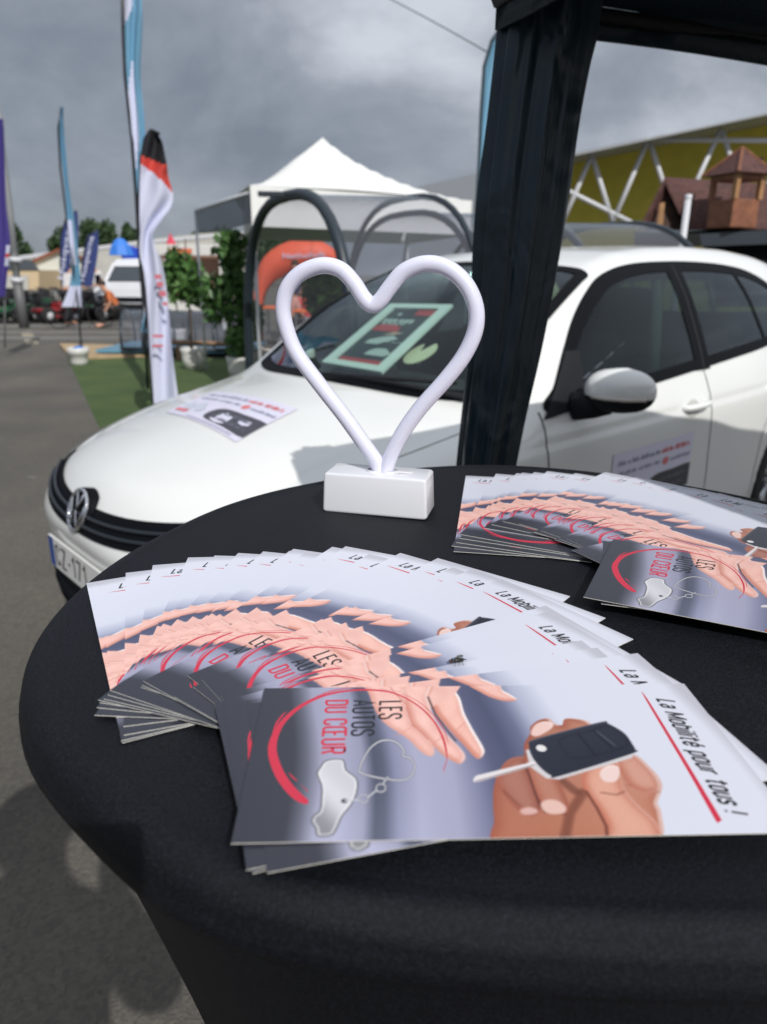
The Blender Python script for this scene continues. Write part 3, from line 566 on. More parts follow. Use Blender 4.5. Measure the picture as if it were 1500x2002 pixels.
def carF(x, y, z):
    a = np.abs(y); sh = a*a*np.interp(x, [0, .95, 1.5, 2.2, 2.8], [.30, .30, .12, .10, -.08])
    ft = z - (Zc(x-sh) - .075*a*a*np.interp(x, [1.0, 1.5], [1.15, .75]) - .03*np.clip(a-.35, 0, 1)**2*np.clip((1.2-x)*2, 0, 1)) + .007*np.exp(-((a-(.50+.16*x))/.022)**2)*np.clip((1.0-x)*4, 0, 1)*np.clip((x-.1)*6, 0, 1)
    ft = ft*.88
    fs = a - (Wx(x)+Wz(z)) + .004*np.exp(-((z-(.835+.012*x))/.012)**2)
    ff = (Nz(z) + .42*(a/.9)**3.1 - x)*.9
    fr = x - (4.2 - .16*(a/.9)**3 - .05*np.clip(z-.6, 0, 1))
    F_ = smax(ft, fs, .085); F_ = smax(F_, ff, .07); F_ = smax(F_, fr, .08); return smax(F_, .17-z, .05)
def bis(fn, lo, hi, it=32):
    for _ in range(it):
        m = (lo+hi)/2; v = fn(m); ins = v < 0; lo = np.where(ins, m, lo); hi = np.where(ins, hi, m)
    return (lo+hi)/2
def surfY(x, z): x = np.asarray(x, float); z = np.asarray(z, float); return bis(lambda y: carF(x, y, z), np.zeros_like(x), np.full_like(x, 1.2))
def surfZ(x, y): x = np.asarray(x, float); y = np.asarray(y, float); return bis(lambda z: carF(x, y, z), np.full_like(x, .4), np.full_like(x, 1.8))
def surfX(y, z): y = np.asarray(y, float); z = np.asarray(z, float); return bis(lambda t: carF(1.0-t, y, z), np.zeros_like(y), np.full_like(y, 2.0))
def gradn(x, y, z):
    e = 1e-3; g = np.stack([carF(x+e, y, z)-carF(x-e, y, z), carF(x, y+e, z)-carF(x, y-e, z), carF(x, y, z+e)-carF(x, y, z-e)], -1); return g/np.linalg.norm(g, axis=-1, keepdims=True)
def cb(V): V = np.array(V, float); V[..., 1] *= -1; return V       # to blender local axes
DLO = catmull([(1.30, .955), (1.36, 1.02), (1.48, 1.13), (1.61, 1.225), (1.76, 1.31), (1.93, 1.375), (2.14, 1.412), (2.42, 1.428), (2.75, 1.432), (3.05, 1.422), (3.30, 1.395), (3.50, 1.33), (3.60, 1.22), (3.54, 1.12), (3.2, 1.07), (2.7, 1.035), (2.2, 1.005), (1.7, .975)], 8)
WSo = catmull([(-.66, 1.165), (-.45, 1.065), (-.2, 1.015), (0, 1.005), (.2, 1.015), (.45, 1.065), (.66, 1.165), (.680, 1.24), (.638, 1.50), (.588, 1.78), (.54, 1.865), (.3, 1.875), (0, 1.88), (-.3, 1.875), (-.54, 1.865), (-.588, 1.78), (-.638, 1.50), (-.680, 1.24)], 8)   # (y, x)
RW = catmull([(-.52, 1.16), (0, 1.13), (.52, 1.16), (.56, 1.24), (.46, 1.36), (0, 1.385), (-.46, 1.36), (-.56, 1.24)], 8)      # (y, z) rear
def inpoly(X, Y, P): return sdf(X, Y, P)
nph = 400; ph = np.linspace(0, 2*math.pi, nph, endpoint=False)
orig = []; dirs = []
for al in np.linspace(.004, math.pi/2, 80): orig.append(.80); dirs.append((-math.cos(al), math.sin(al)))
for xo in np.arange(.813, 3.45, .0125): orig.append(xo); dirs.append((0, 1))
for al in np.linspace(math.pi/2-.02, .004, 70): orig.append(3.45); dirs.append((math.cos(al), math.sin(al)))
orig = np.array(orig)[:, None]; dx = np.array([d[0] for d in dirs])[:, None]; dr = np.array([d[1] for d in dirs])[:, None]
cphi, sphi = np.cos(ph)[None], np.sin(ph)[None]
fray = lambda t: carF(orig+dx*t, dr*cphi*t, .62+dr*sphi*t)
T = bis(fray, np.zeros((len(orig), nph)), np.full((len(orig), nph), 2.2))
BX, BY, BZ = orig+dx*T, dr*cphi*T, .62+dr*sphi*T
Vb = np.stack([BX, BY, BZ], -1).reshape(-1, 3); ns = len(orig)
I = np.arange(ns*nph).reshape(ns, nph); J = np.roll(I, -1, 1)
Q = np.stack([I[:-1], J[:-1], J[1:], I[1:]], -1).reshape(-1, 4)
Fc_ = Vb[Q].mean(1); ax_, ay_, az_ = Fc_.T
kill = (inpoly(ax_, az_, DLO) < 0) & (np.abs(ay_) > .45) & (az_ < 1.46)
kill |= (inpoly(ay_, ax_, WSo) < 0) & (az_ > .95)
kill |= (inpoly(ay_, az_, RW) < 0) & (ax_ > 3.5)
AR = [(.90, .335), (3.47, .335)]
for ax0, r_ in AR: kill |= (np.hypot(ax_-ax0, az_-.315) < r_+.035) & (np.abs(ay_) > .6) & (az_ < .8)
Q = Q[~kill]
PAINT = mat('car_paint', (.80, .81, .79), rough=.34, coat=.8)
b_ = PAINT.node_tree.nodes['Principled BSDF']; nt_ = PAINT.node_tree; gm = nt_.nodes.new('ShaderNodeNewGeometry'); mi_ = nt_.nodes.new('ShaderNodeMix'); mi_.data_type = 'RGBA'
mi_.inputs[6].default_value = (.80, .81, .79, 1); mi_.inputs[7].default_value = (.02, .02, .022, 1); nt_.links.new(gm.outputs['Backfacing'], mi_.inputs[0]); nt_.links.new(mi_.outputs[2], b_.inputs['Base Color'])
TRIM = mat('car_black_trim', (.004, .005, .007), rough=.6, spec=.08); TRIMM = mat('car_matt_trim', (.012, .013, .016), rough=.75, spec=.25); CHR = mat('chrome', (.82, .82, .84), rough=.08, metal=1)
CG = sheet_glass('car_glass', (.66, .78, .74), .9, .02, .01); CGD = sheet_glass('car_side_glass', (.20, .26, .25), .9, .0, .01); GAP = mat('shut_line', (.03, .03, .03), rough=.9)
PAINT2 = mat('car_paint_solid', (.80, .81, .79), rough=.34, coat=.8)
body = npmesh('body', cb(Vb), Q[:, ::-1], PAINT, car)
def proj_side(P, off, sgn=1):
    P = np.asarray(P, float); y = surfY(P[:, 0], P[:, 1]); n = gradn(P[:, 0], y, P[:, 1]); W = np.stack([P[:, 0], y, P[:, 1]], -1)+n*off; W[:, 1] *= sgn; return cb(W)
def proj_top(P, off, sgn=1):      # P = (y, x)
    P = np.asarray(P, float); z = surfZ(P[:, 1], P[:, 0]); n = gradn(P[:, 1], P[:, 0], z); return cb(np.stack([P[:, 1], P[:, 0], z], -1)+n*off)
def proj_front(P, off, sgn=1):    # P = (y, z)
    P = np.asarray(P, float); x = 1.0-surfX(P[:, 0], P[:, 1]); n = gradn(x, P[:, 0], P[:, 1]); return cb(np.stack([x, P[:, 0], P[:, 1]], -1)+n*off)
def inset(P, d):
    P = np.asarray(P, float); t = np.roll(P, -1, 0)-np.roll(P, 1, 0); t /= np.linalg.norm(t, axis=1)[:, None]+1e-9; nn = np.c_[-t[:, 1], t[:, 0]]
    A_ = np.sum(P[:, 0]*np.roll(P[:, 1], -1)-np.roll(P[:, 0], -1)*P[:, 1]); return P+nn*d*(1 if A_ > 0 else -1)
def patch(name, P, pf, off, m_, sgn=1, rings=7, par=None, keep=None, cen=None):
    P = np.asarray(P, float); c = P.mean(0) if cen is None else np.array(cen); V = []; n = len(P)
    for k in range(rings): V.append(c+(P-c)*(1-k/rings))
    V.append(c[None]); V = np.concatenate(V); fc = grid_faces(rings, n, True)+[((rings-1)*n+j, (rings-1)*n+(j+1) % n, rings*n) for j in range(n)]
    W = pf(V, off, sgn); mb = MB(); mb.add(W, fc); return mb.build(name, m_, car if par is None else par, True)
def band(name, Po, Pi, pf, off, m_, sgn=1, par=None):
    n = len(Po); mid = (Po+Pi)/2; W = pf(np.r_[Po, mid, Pi], off, sgn); mb = MB(); mb.add(W, grid_faces(3, n, True)); return mb.build(name, m_, car if par is None else par, True)
def seam(name, pts, wd, pf, off, m_, sgn=1, n=10, par=None):
    P = catmull(pts, n, False); t = np.gradient(P, axis=0); t /= np.linalg.norm(t, axis=1)[:, None]; nn = np.c_[-t[:, 1], t[:, 0]]; k = len(P)
    W = pf(np.r_[P+nn*wd/2, P-nn*wd/2], off, sgn); mb = MB(); mb.add(W, [(i, i+1, k+i+1, k+i) for i in range(k-1)]); return mb.build(name, m_, car if par is None else par, True)
patch('windscreen', inset(WSo, .015), proj_top, .002, CG, cen=(0, 1.45)); band('windscreen_surround', inset(WSo, -.012), inset(WSo, .035), proj_top, .0045, TRIM)
def proj_rear(P, off, sgn=1):
    P = np.asarray(P, float); x = bis(lambda t: carF(t, P[:, 0], P[:, 1]), np.full(len(P), 3.), np.full(len(P), 4.6)); n = gradn(x, P[:, 0], P[:, 1]); return cb(np.stack([x, P[:, 0], P[:, 1]], -1)+n*off)
patch('rear_window', inset(RW, .01), proj_rear, .002, CGD); band('rear_window_surround', inset(RW, -.012), inset(RW, .03), proj_rear, .004, TRIM)
# cowl under the screen
def clipx(P, a, b):
    # clip the window outline between two leaning lines (x at z) -> polygon
    P = [tuple(p) for p in P]
    def cl(P, f):
        o = []
        for i in range(len(P)):
            p, q = P[i-1], P[i]; fp_, fq = f(p), f(q)
            if (fp_ < 0) != (fq < 0): t = fp_/(fp_-fq); o.append((p[0]+(q[0]-p[0])*t, p[1]+(q[1]-p[1])*t))
            if fq >= 0: o.append(q)
        return o
    P = cl(P, lambda p: p[0]-a(p[1])); P = cl(P, lambda p: b(p[1])-p[0]); P = np.array(P); o = []
    for p, q in zip(P, np.roll(P, -1, 0)):
        k = max(1, int(np.hypot(*(q-p))/.03)); o += [p+(q-p)*i/k for i in range(k)]
    return np.array(o)
bl = lambda z: 2.40+(z-1.0)*.16
for sgn in (1, -1):
    band('window_trim', inset(DLO, -.012), inset(DLO, .030), proj_side, .0045, TRIM, sgn)
    Fw = clipx(inset(DLO, .012), lambda z: 1.0, lambda z: bl(z)+.02); Rw = clipx(inset(DLO, .012), lambda z: bl(z)+.03, lambda z: 9)
    patch('front_side_window', Fw, proj_side, .002, CGD, sgn, cen=(1.95, 1.17)); patch('rear_side_window', Rw, proj_side, .002, CGD, sgn, cen=(2.85, 1.2))
    pil = np.array([(bl(1.0)-.045, 1.0), (bl(1.0)+.085, 1.0), (bl(1.43)+.085, 1.43), (bl(1.43)-.045, 1.43)])
    Pp = np.concatenate([np.linspace(pil[i], pil[(i+1) % 4], 9)[:-1] for i in range(4)]); patch('centre_pillar', Pp, proj_side, .005, TRIM, sgn, cen=(bl(1.23)+.02, 1.23))
    seam('pillar_gap', [(bl(.99)+.022, .99), (bl(1.25)+.022, 1.25), (bl(1.43)+.022, 1.43)], .008, proj_side, .0065, GAP, sgn)
    seam('quarter_light_bar', [(3.16, 1.06), (3.14, 1.25), (3.10, 1.42)], .028, proj_side, .0052, TRIM, sgn)
    sail = np.array([(1.25, .93), (1.50, .952), (1.54, 1.13), (1.47, 1.13), (1.33, 1.00)]); Pp = np.concatenate([np.linspace(sail[i], sail[(i+1) % 5], 5)[:-1] for i in range(5)]); patch('mirror_sail', Pp, proj_side, .0058, TRIMM, sgn)
    # shut lines
    seam('door_gap', [(1.245, .955), (1.25, .84), (1.27, .70), (1.29, .5), (1.30, .26)], .0065, proj_side, .0012, GAP, sgn)
    seam('door_gap', [(2.43, .985), (2.445, .90), (2.46, .75), (2.49, .5), (2.50, .26)], .0065, proj_side, .0012, GAP, sgn)
    seam('door_gap', [(3.42, 1.07), (3.36, .93), (3.22, .80), (3.10, .66), (3.07, .5), (3.05, .26)], .0065, proj_side, .0012, GAP, sgn)
    seam('sill_gap', [(1.30, .262), (2.0, .255), (3.05, .262)], .006, proj_side, .0012, GAP, sgn, 6)
    seam('door_crease', [(1.32, .36), (2.0, .355), (3.0, .36)], .012, proj_side, .0008, PAINT2, sgn, 6)
    seam('bonnet_gap', [(.545*sgn, .30), (.66*sgn, .50), (.71*sgn, .75), (.735*sgn, 1.0), (.73*sgn, 1.15)], .0035, proj_top, .001, GAP)
    # door handles
    for hx in (2.30, 3.22):
        hy = float(surfY(np.array([hx]), np.array([.865]))[0])
        pts = [(hx-.10, -(hy-.002)*sgn, .862), (hx-.085, -(hy+.022)*sgn, .865), (hx-.03, -(hy+.034)*sgn, .868), (hx+.05, -(hy+.034)*sgn, .869), (hx+.095, -(hy+.018)*sgn, .868), (hx+.11, -(hy-.004)*sgn, .866)]
        MB().tube([tuple(p) for p in catmull(pts, 4, False)], .0135, 10).build('door_handle', PAINT2, car, True)
        cup = [(hx-.02+.055*math.cos(a), .855+.038*math.sin(a)) for a in np.linspace(0, 2*math.pi, 24, endpoint=False)]
        patch('handle_recess_shade', cup, proj_side, .0012, mat('paint_recess_shade', (.55, .55, .53), rough=.5), sgn, 3)  # flat oval on the door skin; the hollow's shade is painted as darker colour
    # mirror: housing with rounded cap, black foot, indicator
    def mshell(z0, z1, nz_, sc=1.):
        V = []; n = 28; bk_ = 0 if sgn == 1 else .10
        for i in range(nz_+1):
            t = z0+(z1-z0)*i/nz_
            for j in range(n):
                a = 2*math.pi*j/n; prof_ = math.sqrt(max(0, 1-(abs(t)*1.0)**2.4)); cx_ = math.cos(a); sy_ = math.sin(a)
                w_ = .118*cx_; d_ = .080*sy_*(1.0 if sy_ < 0 else .55)
                V.append((1.478 + bk_ + d_*prof_*sc*1.15+ .012*cx_, -(.985-bk_*.5+w_*prof_*sc)*sgn, 1.022-bk_*.4+.074*t))
        return V, grid_faces(nz_+1, n, True)
    V_, f_ = mshell(-.22, .998, 12); mb = MB(); mb.add(V_, f_); mb.add(V_[-28:], [tuple(range(28))]); mir = mb.build('wing_mirror', PAINT2, car, True)
    V_, f_ = mshell(-.97, -.235, 8, .985); mb = MB(); mb.add(V_, f_); mb.add(V_[:28], [tuple(range(28))]); mb.tube([(1.43, -.84*sgn, .955), (1.455, -.90*sgn, .965), (1.475, -.95*sgn, .98)], [.05, .046, .042], 12); mb.build('mirror_foot', TRIMM, mir, True)
    mb = MB(); mb.tube([(1.392, -(.93)*sgn, 1.004), (1.386, -(.985)*sgn, 1.004), (1.40, -(1.05)*sgn, 1.005), (1.445, -(1.095)*sgn, 1.006)], .0055, 8); mb.build('indicator', mat('indicator_lens', (.55, .5, .45), rough=.15), mir, True)
    mg = MB(); mg.ball((1.522, -.985*sgn, 1.022), (.003, .088, .048)); mg.build('mirror_glass', CHR, mir, True)
# bonnet, bumper details
def rectp(y0, y1, zf0, zf1, n=24):
    ys = np.linspace(y0, y1, n); return np.array([(y, zf0(y)) for y in ys]+[(y, zf1(y)) for y in ys[::-1]])
gr0 = lambda y: .612+.05*(abs(y)/.6)**2; gr1 = lambda y: .690+.055*(abs(y)/.6)**2.2
grl = empty('grille', (0, 0, 0), None, None); grl.parent = car; 
gm_ = rectp(-.56, .56, gr0, gr1); 
n = 24; W = []; K = 5
for k in range(K):
    f_ = k/(K-1); W += [(y, gr0(y)*(1-f_)+gr1(y)*f_) for y in np.linspace(-.56, .56, 40)]
mb = MB(); mb.add(proj_front(W, .004), grid_faces(K, 40)); gro = mb.build('front_grille', TRIM, car, True); bpy.data.objects.remove(grl)
for k, f_ in enumerate((.30, .62)):
    P3 = proj_front([(y, gr0(y)*(1-f_)+gr1(y)*f_) for y in np.linspace(-.53, .53, 40)], .010); MB().tube([tuple(p) for p in P3], .0065, 6).build('grille_bar', mat('grille_bar_gloss', (.018, .022, .03), rough=.35), gro, True)
lo = rectp(-.62, .62, lambda y: .235+.02*abs(y), lambda y: .365-.02*abs(y)**2); 
W = []; 
for k in range(5): f_ = k/4; W += [(y, (.225+.02*abs(y))*(1-f_)+(.40-.04*abs(y)**2)*f_) for y in np.linspace(-.72, .72, 44)]
mb = MB(); mb.add(proj_front(W, .003), grid_faces(5, 44)); lgo = mb.build('lower_intake', TRIMM, car, True)
for f_ in (.25, .5, .75):
    P3 = proj_front([(y, (.225+.02*abs(y))*(1-f_)+(.40-.04*abs(y)**2)*f_) for y in np.linspace(-.45, .45, 30)], .006); MB().tube([tuple(p) for p in P3], .006, 6).build('intake_bar', TRIM, lgo, True)
for sgn in (1, -1):
    hl = catmull([(.555*sgn, .665), (.60*sgn, .655), (.70*sgn, .685), (.765*sgn, .735), (.80*sgn, .80), (.745*sgn, .80), (.65*sgn, .77), (.56*sgn, .735)], 6)
    hd = patch('headlight', hl, proj_front, .004, mat('headlight_lens', (.35, .37, .40), rough=.08, metal=.6, coat=1), 1, 5)
    fg = [((.60+.045*math.cos(a))*sgn, .30+.045*math.sin(a)) for a in np.linspace(0, 2*math.pi, 24, endpoint=False)]; patch('fog_lamp', fg, proj_front, .006, CHR, 1, 3)
    tl = catmull([(.50*sgn, .86), (.62*sgn, .86), (.76*sgn, .88), (.76*sgn, .98), (.62*sgn, 1.0), (.50*sgn, .98)], 6); patch('tail_lamp', tl, proj_rear, .004, mat('tail_lens', (.35, .01, .01), rough=.1, coat=1), 1, 4)
# badge: plinth, ring and the two letters, one above the other
bp3 = proj_front([(0, .668)], .012)[0]; bn3 = Vector((-.93, 0, .36)).normalized(); rot_ = bn3.to_track_quat('Z', 'Y').to_matrix()
def bpt(a, b, h=0): return tuple(Vector(bp3)+rot_ @ Vector((a, b, h)))
tst = rot_ @ Vector((1, 0, 0))
# local axes of the badge plane: find which axis runs sideways
ax_s = Vector((0, -1, 0)); ax_u = bn3.cross(ax_s).normalized(); ax_u = ax_u if ax_u.z > 0 else -ax_u
def bq(s_, u_, h=0): return tuple(Vector(bp3)+ax_s*s_+ax_u*u_+bn3*h)
mb = MB(); nn_ = 40; V_ = []
for r_, h in ((0, .004), (.060, .004), (.072, .0), (.076, -.03)):
    V_ += [bq(r_*math.cos(2*math.pi*j/nn_), r_*math.sin(2*math.pi*j/nn_), h) for j in range(nn_)]
mb.add(V_, grid_faces(4, nn_, True)); em = mb.build('emblem', TRIM, car, True)
MB().tube([bq(.064*math.cos(a), .064*math.sin(a), .006) for a in np.linspace(0, 2*math.pi, 40, endpoint=False)], .0058, 8, closed=True).build('emblem_ring', CHR, em, True)
MB().tube([bq(-.026, .055, .006), bq(0, .006, .008), bq(.026, .055, .006)], .0052, 6).build('emblem_upper_letter', CHR, em, True)
MB().tube([bq(-.056, .026, .006), bq(-.026, -.050, .007), bq(0, -.006, .008), bq(.026, -.050, .007), bq(.056, .026, .006)], .0052, 6).build('emblem_lower_letter', CHR, em, True)
# number plate
pc = proj_front([(0, .475)], .016)[0]; pl = MB().rbox((pc[0], 0, .475), (.008, .52, .11), .003, 0, 0, 2).build('number_plate', mat('plate_white', (.74, .74, .72), rough=.35), car)
def plate_quad(y0, y1, z0, z1, m_, nm, dx_=-.0046): return MB().add([(pc[0]+dx_, y0, z0), (pc[0]+dx_, y1, z0), (pc[0]+dx_, y1, z1), (pc[0]+dx_, y0, z1)], [(0, 1, 2, 3)]).build(nm, m_, pl)
BLUE = mat('plate_blue', (.01, .06, .30), rough=.4)
plate_quad(.214, .258, .422, .528, BLUE, 'country_band'); plate_quad(-.258, -.214, .422, .528, BLUE, 'country_band')
Vt, Ft, Lt = stroke_geo('CZ-171', .27, .078, .13, .16, 1.25); mb = MB(); mb.add([(pc[0]-.0050-l_*2e-5, .200-x, .436+y) for (x, y), l_ in zip(Vt, Lt)], Ft); mb.build('plate_characters', mat('plate_black', (.012, .012, .012), rough=.5), pl)
# wheels, arches
RIM = mat('wheel_silver', (.45, .46, .48), rough=.3, metal=.8); TYR = mat('tyre_rubber', (.018, .018, .018), rough=.85)
for ax0, _r in AR:
    for sgn in (1, -1):
        y = .765*sgn; wt = MB().lathe([(.20, -.1), (.295, -.105), (.312, -.085), (.316, 0), (.312, .085), (.295, .105), (.20, .1)], (ax0, y, .316), 40, axis='Y').build('wheel', TYR, car, True)
        rm = MB(); s_ = .1*sgn
        rm.lathe([(.205, -.09), (.215, 0), (.205, .1)], (ax0, y, .316), 36, axis='Y'); rm.lathe([(.0, s_*.75), (.05, s_*.75), (.055, s_*.5)], (ax0, y, .316), 20, axis='Y')
        for k in range(5):
            a = 2*math.pi*k/5; 
            for da in (-.12, .12): rm.tube([(ax0+.04*math.cos(a), y+s_*.68, .316+.04*math.sin(a)), (ax0+.205*math.cos(a+da), y+s_*.8, .316+.205*math.sin(a+da))], [.016, .014], 6)
        rm.build('rim', RIM, wt, True)
        mb = MB(); n = 30; V_ = []
        for r_, yy in ((.372, .83*sgn), (.376, .50*sgn), (.0, .50*sgn)): V_ += [(ax0+r_*math.cos(a), yy, .315+r_*math.sin(a)) for a in np.linspace(-.35, math.pi+.35, n)]
        mb.add(V_, grid_faces(3, n)); mb.build('wheel_arch', TRIMM, car, True)
# cabin
DK = mat('cabin_dark', (.018, .019, .021), rough=.7); SEAT = mat('seat_cloth', (.032, .033, .036), rough=.9, noise=.3, nscale=150)
mb = MB(); mb.box((2.3, 0, .24), (3.0, 1.45, .04)); mb.build('cabin_floor', DK, car)
dsh = np.array([(1.12, .93), (1.30, .965), (1.52, .975), (1.66, .95), (1.74, .88), (1.72, .62), (1.5, .45), (1.1, .45)]); mb = MB(); k = len(dsh)
mb.add([(x, -.70, z) for x, z in dsh]+[(x, .70, z) for x, z in dsh], [tuple(range(k)), tuple(range(2*k-1, k-1, -1))]+[(i, (i+1) % k, k+(i+1) % k, k+i) for i in range(k)]); mb.build('dashboard', DK, car)
for sgn in (1, -1):
    mb = MB(); mb.rbox((2.12, -.36*sgn, .50), (.50, .50, .16), .05); st_ = mb.build('seat', SEAT, car, True)
    mb = MB(); mb.rbox((0, 0, .31), (.13, .48, .62), .05); bk = mb.build('backrest', SEAT, st_, True); bk.location = (2.34, -.36*sgn, .52); bk.rotation_euler = (0, .28, 0)
    mb = MB(); mb.rbox((0, 0, 0), (.10, .26, .17), .04); hr = mb.build('headrest', SEAT, st_, True); hr.location = (2.57, -.36*sgn, 1.24); hr.rotation_euler = (0, .25, 0)
mb = MB(); mb.rbox((3.05, 0, .50), (.5, 1.2, .18), .05); mb.rbox((3.33, 0, .85), (.14, 1.2, .6), .05); mb.build('rear_bench', SEAT, car, True)
sw_ = MB().tube([(1.83+.18*math.sin(a)*.42, -.36+.185*math.cos(a), .99+.18*math.sin(a)*.9) for a in np.linspace(0, 2*math.pi, 32, endpoint=False)], .014, 8, closed=True); sw_.tube([(1.74, -.36, .93), (1.83, -.36, .99)], .04, 10)
sw_.box((1.83, -.36, .985), (.03, .34, .05), 0, 0, 0, -.4); sw_.build('steering_wheel', DK, car, True)
MB().rbox((1.86, 0, 1.335), (.03, .22, .055), .012).build('interior_mirror', DK, car, True)
bp_ = MB(); bp_.tube([(2.36, -.64, .95), (2.40, -.60, 1.2), (2.44, -.56, 1.38)], [.028, .028, .024], 8); bp_.build('belt_pillar', mat('pillar_liner', (.30, .36, .33), rough=.8), car, True)
for sgn in (1, -1):
    wp = proj_top([(sgn*y, x) for y, x in ((.02, 1.00), (.25, 1.055), (.55, 1.16))] if sgn == 1 else [(.62, 1.125), (.35, 1.06), (.1, 1.02)], .022); MB().tube([tuple(p) for p in wp], [.011, .008, .006], 6).build('wiper', TRIMM, car, True)
# adverts stuck to the body (film: part of the car)
SHT = mat('magnet_sheet', (.72, .70, .84), rough=.35, coat=.2); SHD = mat('magnet_dark', (.05, .05, .065), rough=.4); SHG = mat('magnet_grey', (.30, .32, .42), rough=.4); SHR = mat('magnet_red', (.70, .18, .19), rough=.4)
def advert(nm, quad, pf, off, sgn=1):
    Qd = np.array(quad, float)
    def mp_(P): P = np.atleast_2d(P); s_, t = P[:, :1], P[:, 1:]; return Qd[0]*(1-s_)*(1-t)+Qd[1]*s_*(1-t)+Qd[2]*s_*t+Qd[3]*(1-s_)*t
    g = [(i/10, j/6) for i in range(11) for j in range(7)]; mb = MB(); mb.add(pf(mp_(g), off, sgn), grid_faces(11, 7)); sh = mb.build(nm, SHT, car, True)
    def rect(x0, x1, y0, y1, m_, o2, nm2):
        g = [(x0+(x1-x0)*i/8, y0+(y1-y0)*j/2) for i in range(9) for j in range(3)]; MB().add(pf(mp_(g), off+o2, sgn), grid_faces(9, 3)).build(nm2, m_, sh, True)
    def wordrow(x0, x1, y, h, m_, seed, nm2):
        r_ = random.Random(seed); mb = MB(); x = x0
        while x < x1:
            wd_ = r_.uniform(.010, .018); hh = h*r_.choice((.62, .62, .8, 1))
            if r_.random() < .84:
                g = [(x, y), (x+wd_*.8, y), (x+wd_*.8, y+hh), (x, y+hh)]; mb.add(pf(mp_(g), off+.0012, sgn), [(0, 1, 2, 3)])
            x += wd_
        mb.build(nm2, m_, sh)
    wordrow(.06, .55, .80, .075, SHG, 1, 'heading_line'); wordrow(.57, .95, .80, .085, SHR, 2, 'heading_red_line'); wordrow(.06, .58, .64, .06, SHG, 3, 'second_line'); wordrow(.70, .96, .63, .06, SHG, 4, 'second_line')
    c = [(.64+.04*math.cos(a), .655+.065*math.sin(a)) for a in np.linspace(0, 6.283, 18, endpoint=False)]; MB().add(pf(mp_(c), off+.0012, sgn), [tuple(range(18))]).build('round_stamp', SHR, sh)
    ov = [(.50+.0*k, .42) for k in range(0)]
    o_ = catmull([(.44, .30), (.47, .42), (.56, .48), (.75, .48), (1, .48), (1, .30), (1, .10), (.75, .10), (.52, .11), (.45, .17)], 3); MB().add(pf(mp_(np.clip(o_, 0, 1)), off+.0010, sgn), [tuple(range(len(o_)))]).build('dark_oval', SHD, sh)
    for y in (.33, .18): wordrow(.55, .92, y, .06, mat('magnet_mid_grey', (.14, .15, .19), rough=.4), int(y*100), 'oval_text')
    for k, (x, y) in enumerate(((.10, .38), (.16, .30), (.24, .42), (.30, .30))):
        c = [(x+.05*math.cos(a), y+.09*math.sin(a)) for a in np.linspace(0, 6.283, 12, endpoint=False)]; MB().add(pf(mp_(c), off+.0010+.0002*k, sgn), [tuple(range(12))]).build('faded_picture', mat('faded_grey', (.55, .58, .66), rough=.5), sh)
    rect(.05, .22, .12, .20, SHR, .0013, 'small_red_line'); rect(.30, .9, .035, .055, SHG, .0012, 'foot_line')
# bonnet sheet corners as (y, x): text reads from the driver's seat side of the nose
advert('bonnet_advert', [(-.333, .504), (.255, .454), (.202, .735), (-.391, .745)], proj_top, .003)
advert('door_advert', [(1.66, .50), (2.30, .50), (2.30, .755), (1.66, .755)], proj_side, .003)

# ------------------------------------------------------------------ more ground: carpet, deck, strips
CARP = mat('green_carpet', (.045, .080, .020), rough=.95, col2=(.070, .110, .030), nscale=1.5, bump=.6, bscale=220)
def flat(nm, pts, m_, h=.004, z=0.): return MB().slab(pts, z, z+h, 0).build(nm, m_)
def G(px, py): p = bz(px, py, 0); return (p[0], p[1])
tag(flat('artificial_lawn', [G(132, 700), (-2.55, 6.3), (-1.6, 4.6), (2.5, 5.2), (4.5, 11.9), (-1.5, 12.3)], CARP), kind='structure')
tag(flat('pale_strip', [G(40, 648), G(60, 646), G(76, 672), G(52, 674)], mat('pale_paint', (.30, .26, .19), rough=.9, noise=.2, nscale=6)), kind='structure')
for k, (a, b) in enumerate(((636, 640), (649, 652), (660, 664))):
    tag(flat('kerb_strip', [G(-60, a), G(300, a), G(300, b), G(-60, b)], mat('kerb_concrete', (.17, .165, .155), rough=.9, noise=.15, nscale=3), .02), kind='structure')
WOODP = mat('pale_deck_wood', (.42, .30, .17), rough=.8, noise=.15, nscale=8); WOODB = mat('brown_wood', (.22, .13, .075), rough=.75, noise=.3, nscale=10)

# ------------------------------------------------------------------ generic builders
def foliage(name, blobs, n, leaf, m_, parent, seed=1):
    r = np.random.default_rng(seed); V = []; Q = []
    for (c, rad, wgt) in blobs:
        k = int(n*wgt); d = r.normal(size=(k, 3)); d /= np.linalg.norm(d, axis=1)[:, None]; q = np.array(c)+d*np.array(rad)*(r.random((k, 1))**.45)
        a = r.normal(size=(k, 3)); a /= np.linalg.norm(a, axis=1)[:, None]; b = np.cross(a, r.normal(size=(k, 3))); b /= np.linalg.norm(b, axis=1)[:, None]
        s_ = leaf*(.6+.8*r.random((k, 1))); P = np.stack([q-a*s_, q+b*s_*.45, q+a*s_, q-b*s_*.45], 1); base = len(V)*0
        V.append(P.reshape(-1, 3))
    V = np.concatenate(V); Q = np.arange(len(V)).reshape(-1, 4); return npmesh(name, V, Q, m_, parent, smooth=False)
LEAF = mat('leaf_green', (.025, .075, .022), rough=.5, col2=(.12, .24, .06), nscale=14); LEAFD = mat('leaf_dark', (.022, .05, .016), rough=.6, col2=(.045, .085, .028), nscale=5)
BARK = mat('bark', (.09, .06, .04), rough=.9, noise=.3, nscale=30); POTW = mat('white_pot', (.62, .61, .58), rough=.45); STEEL = mat('steel_pole', (.30, .31, .32), rough=.45, metal=.4); WHM = mat('white_metal', (.62, .63, .66), rough=.45)
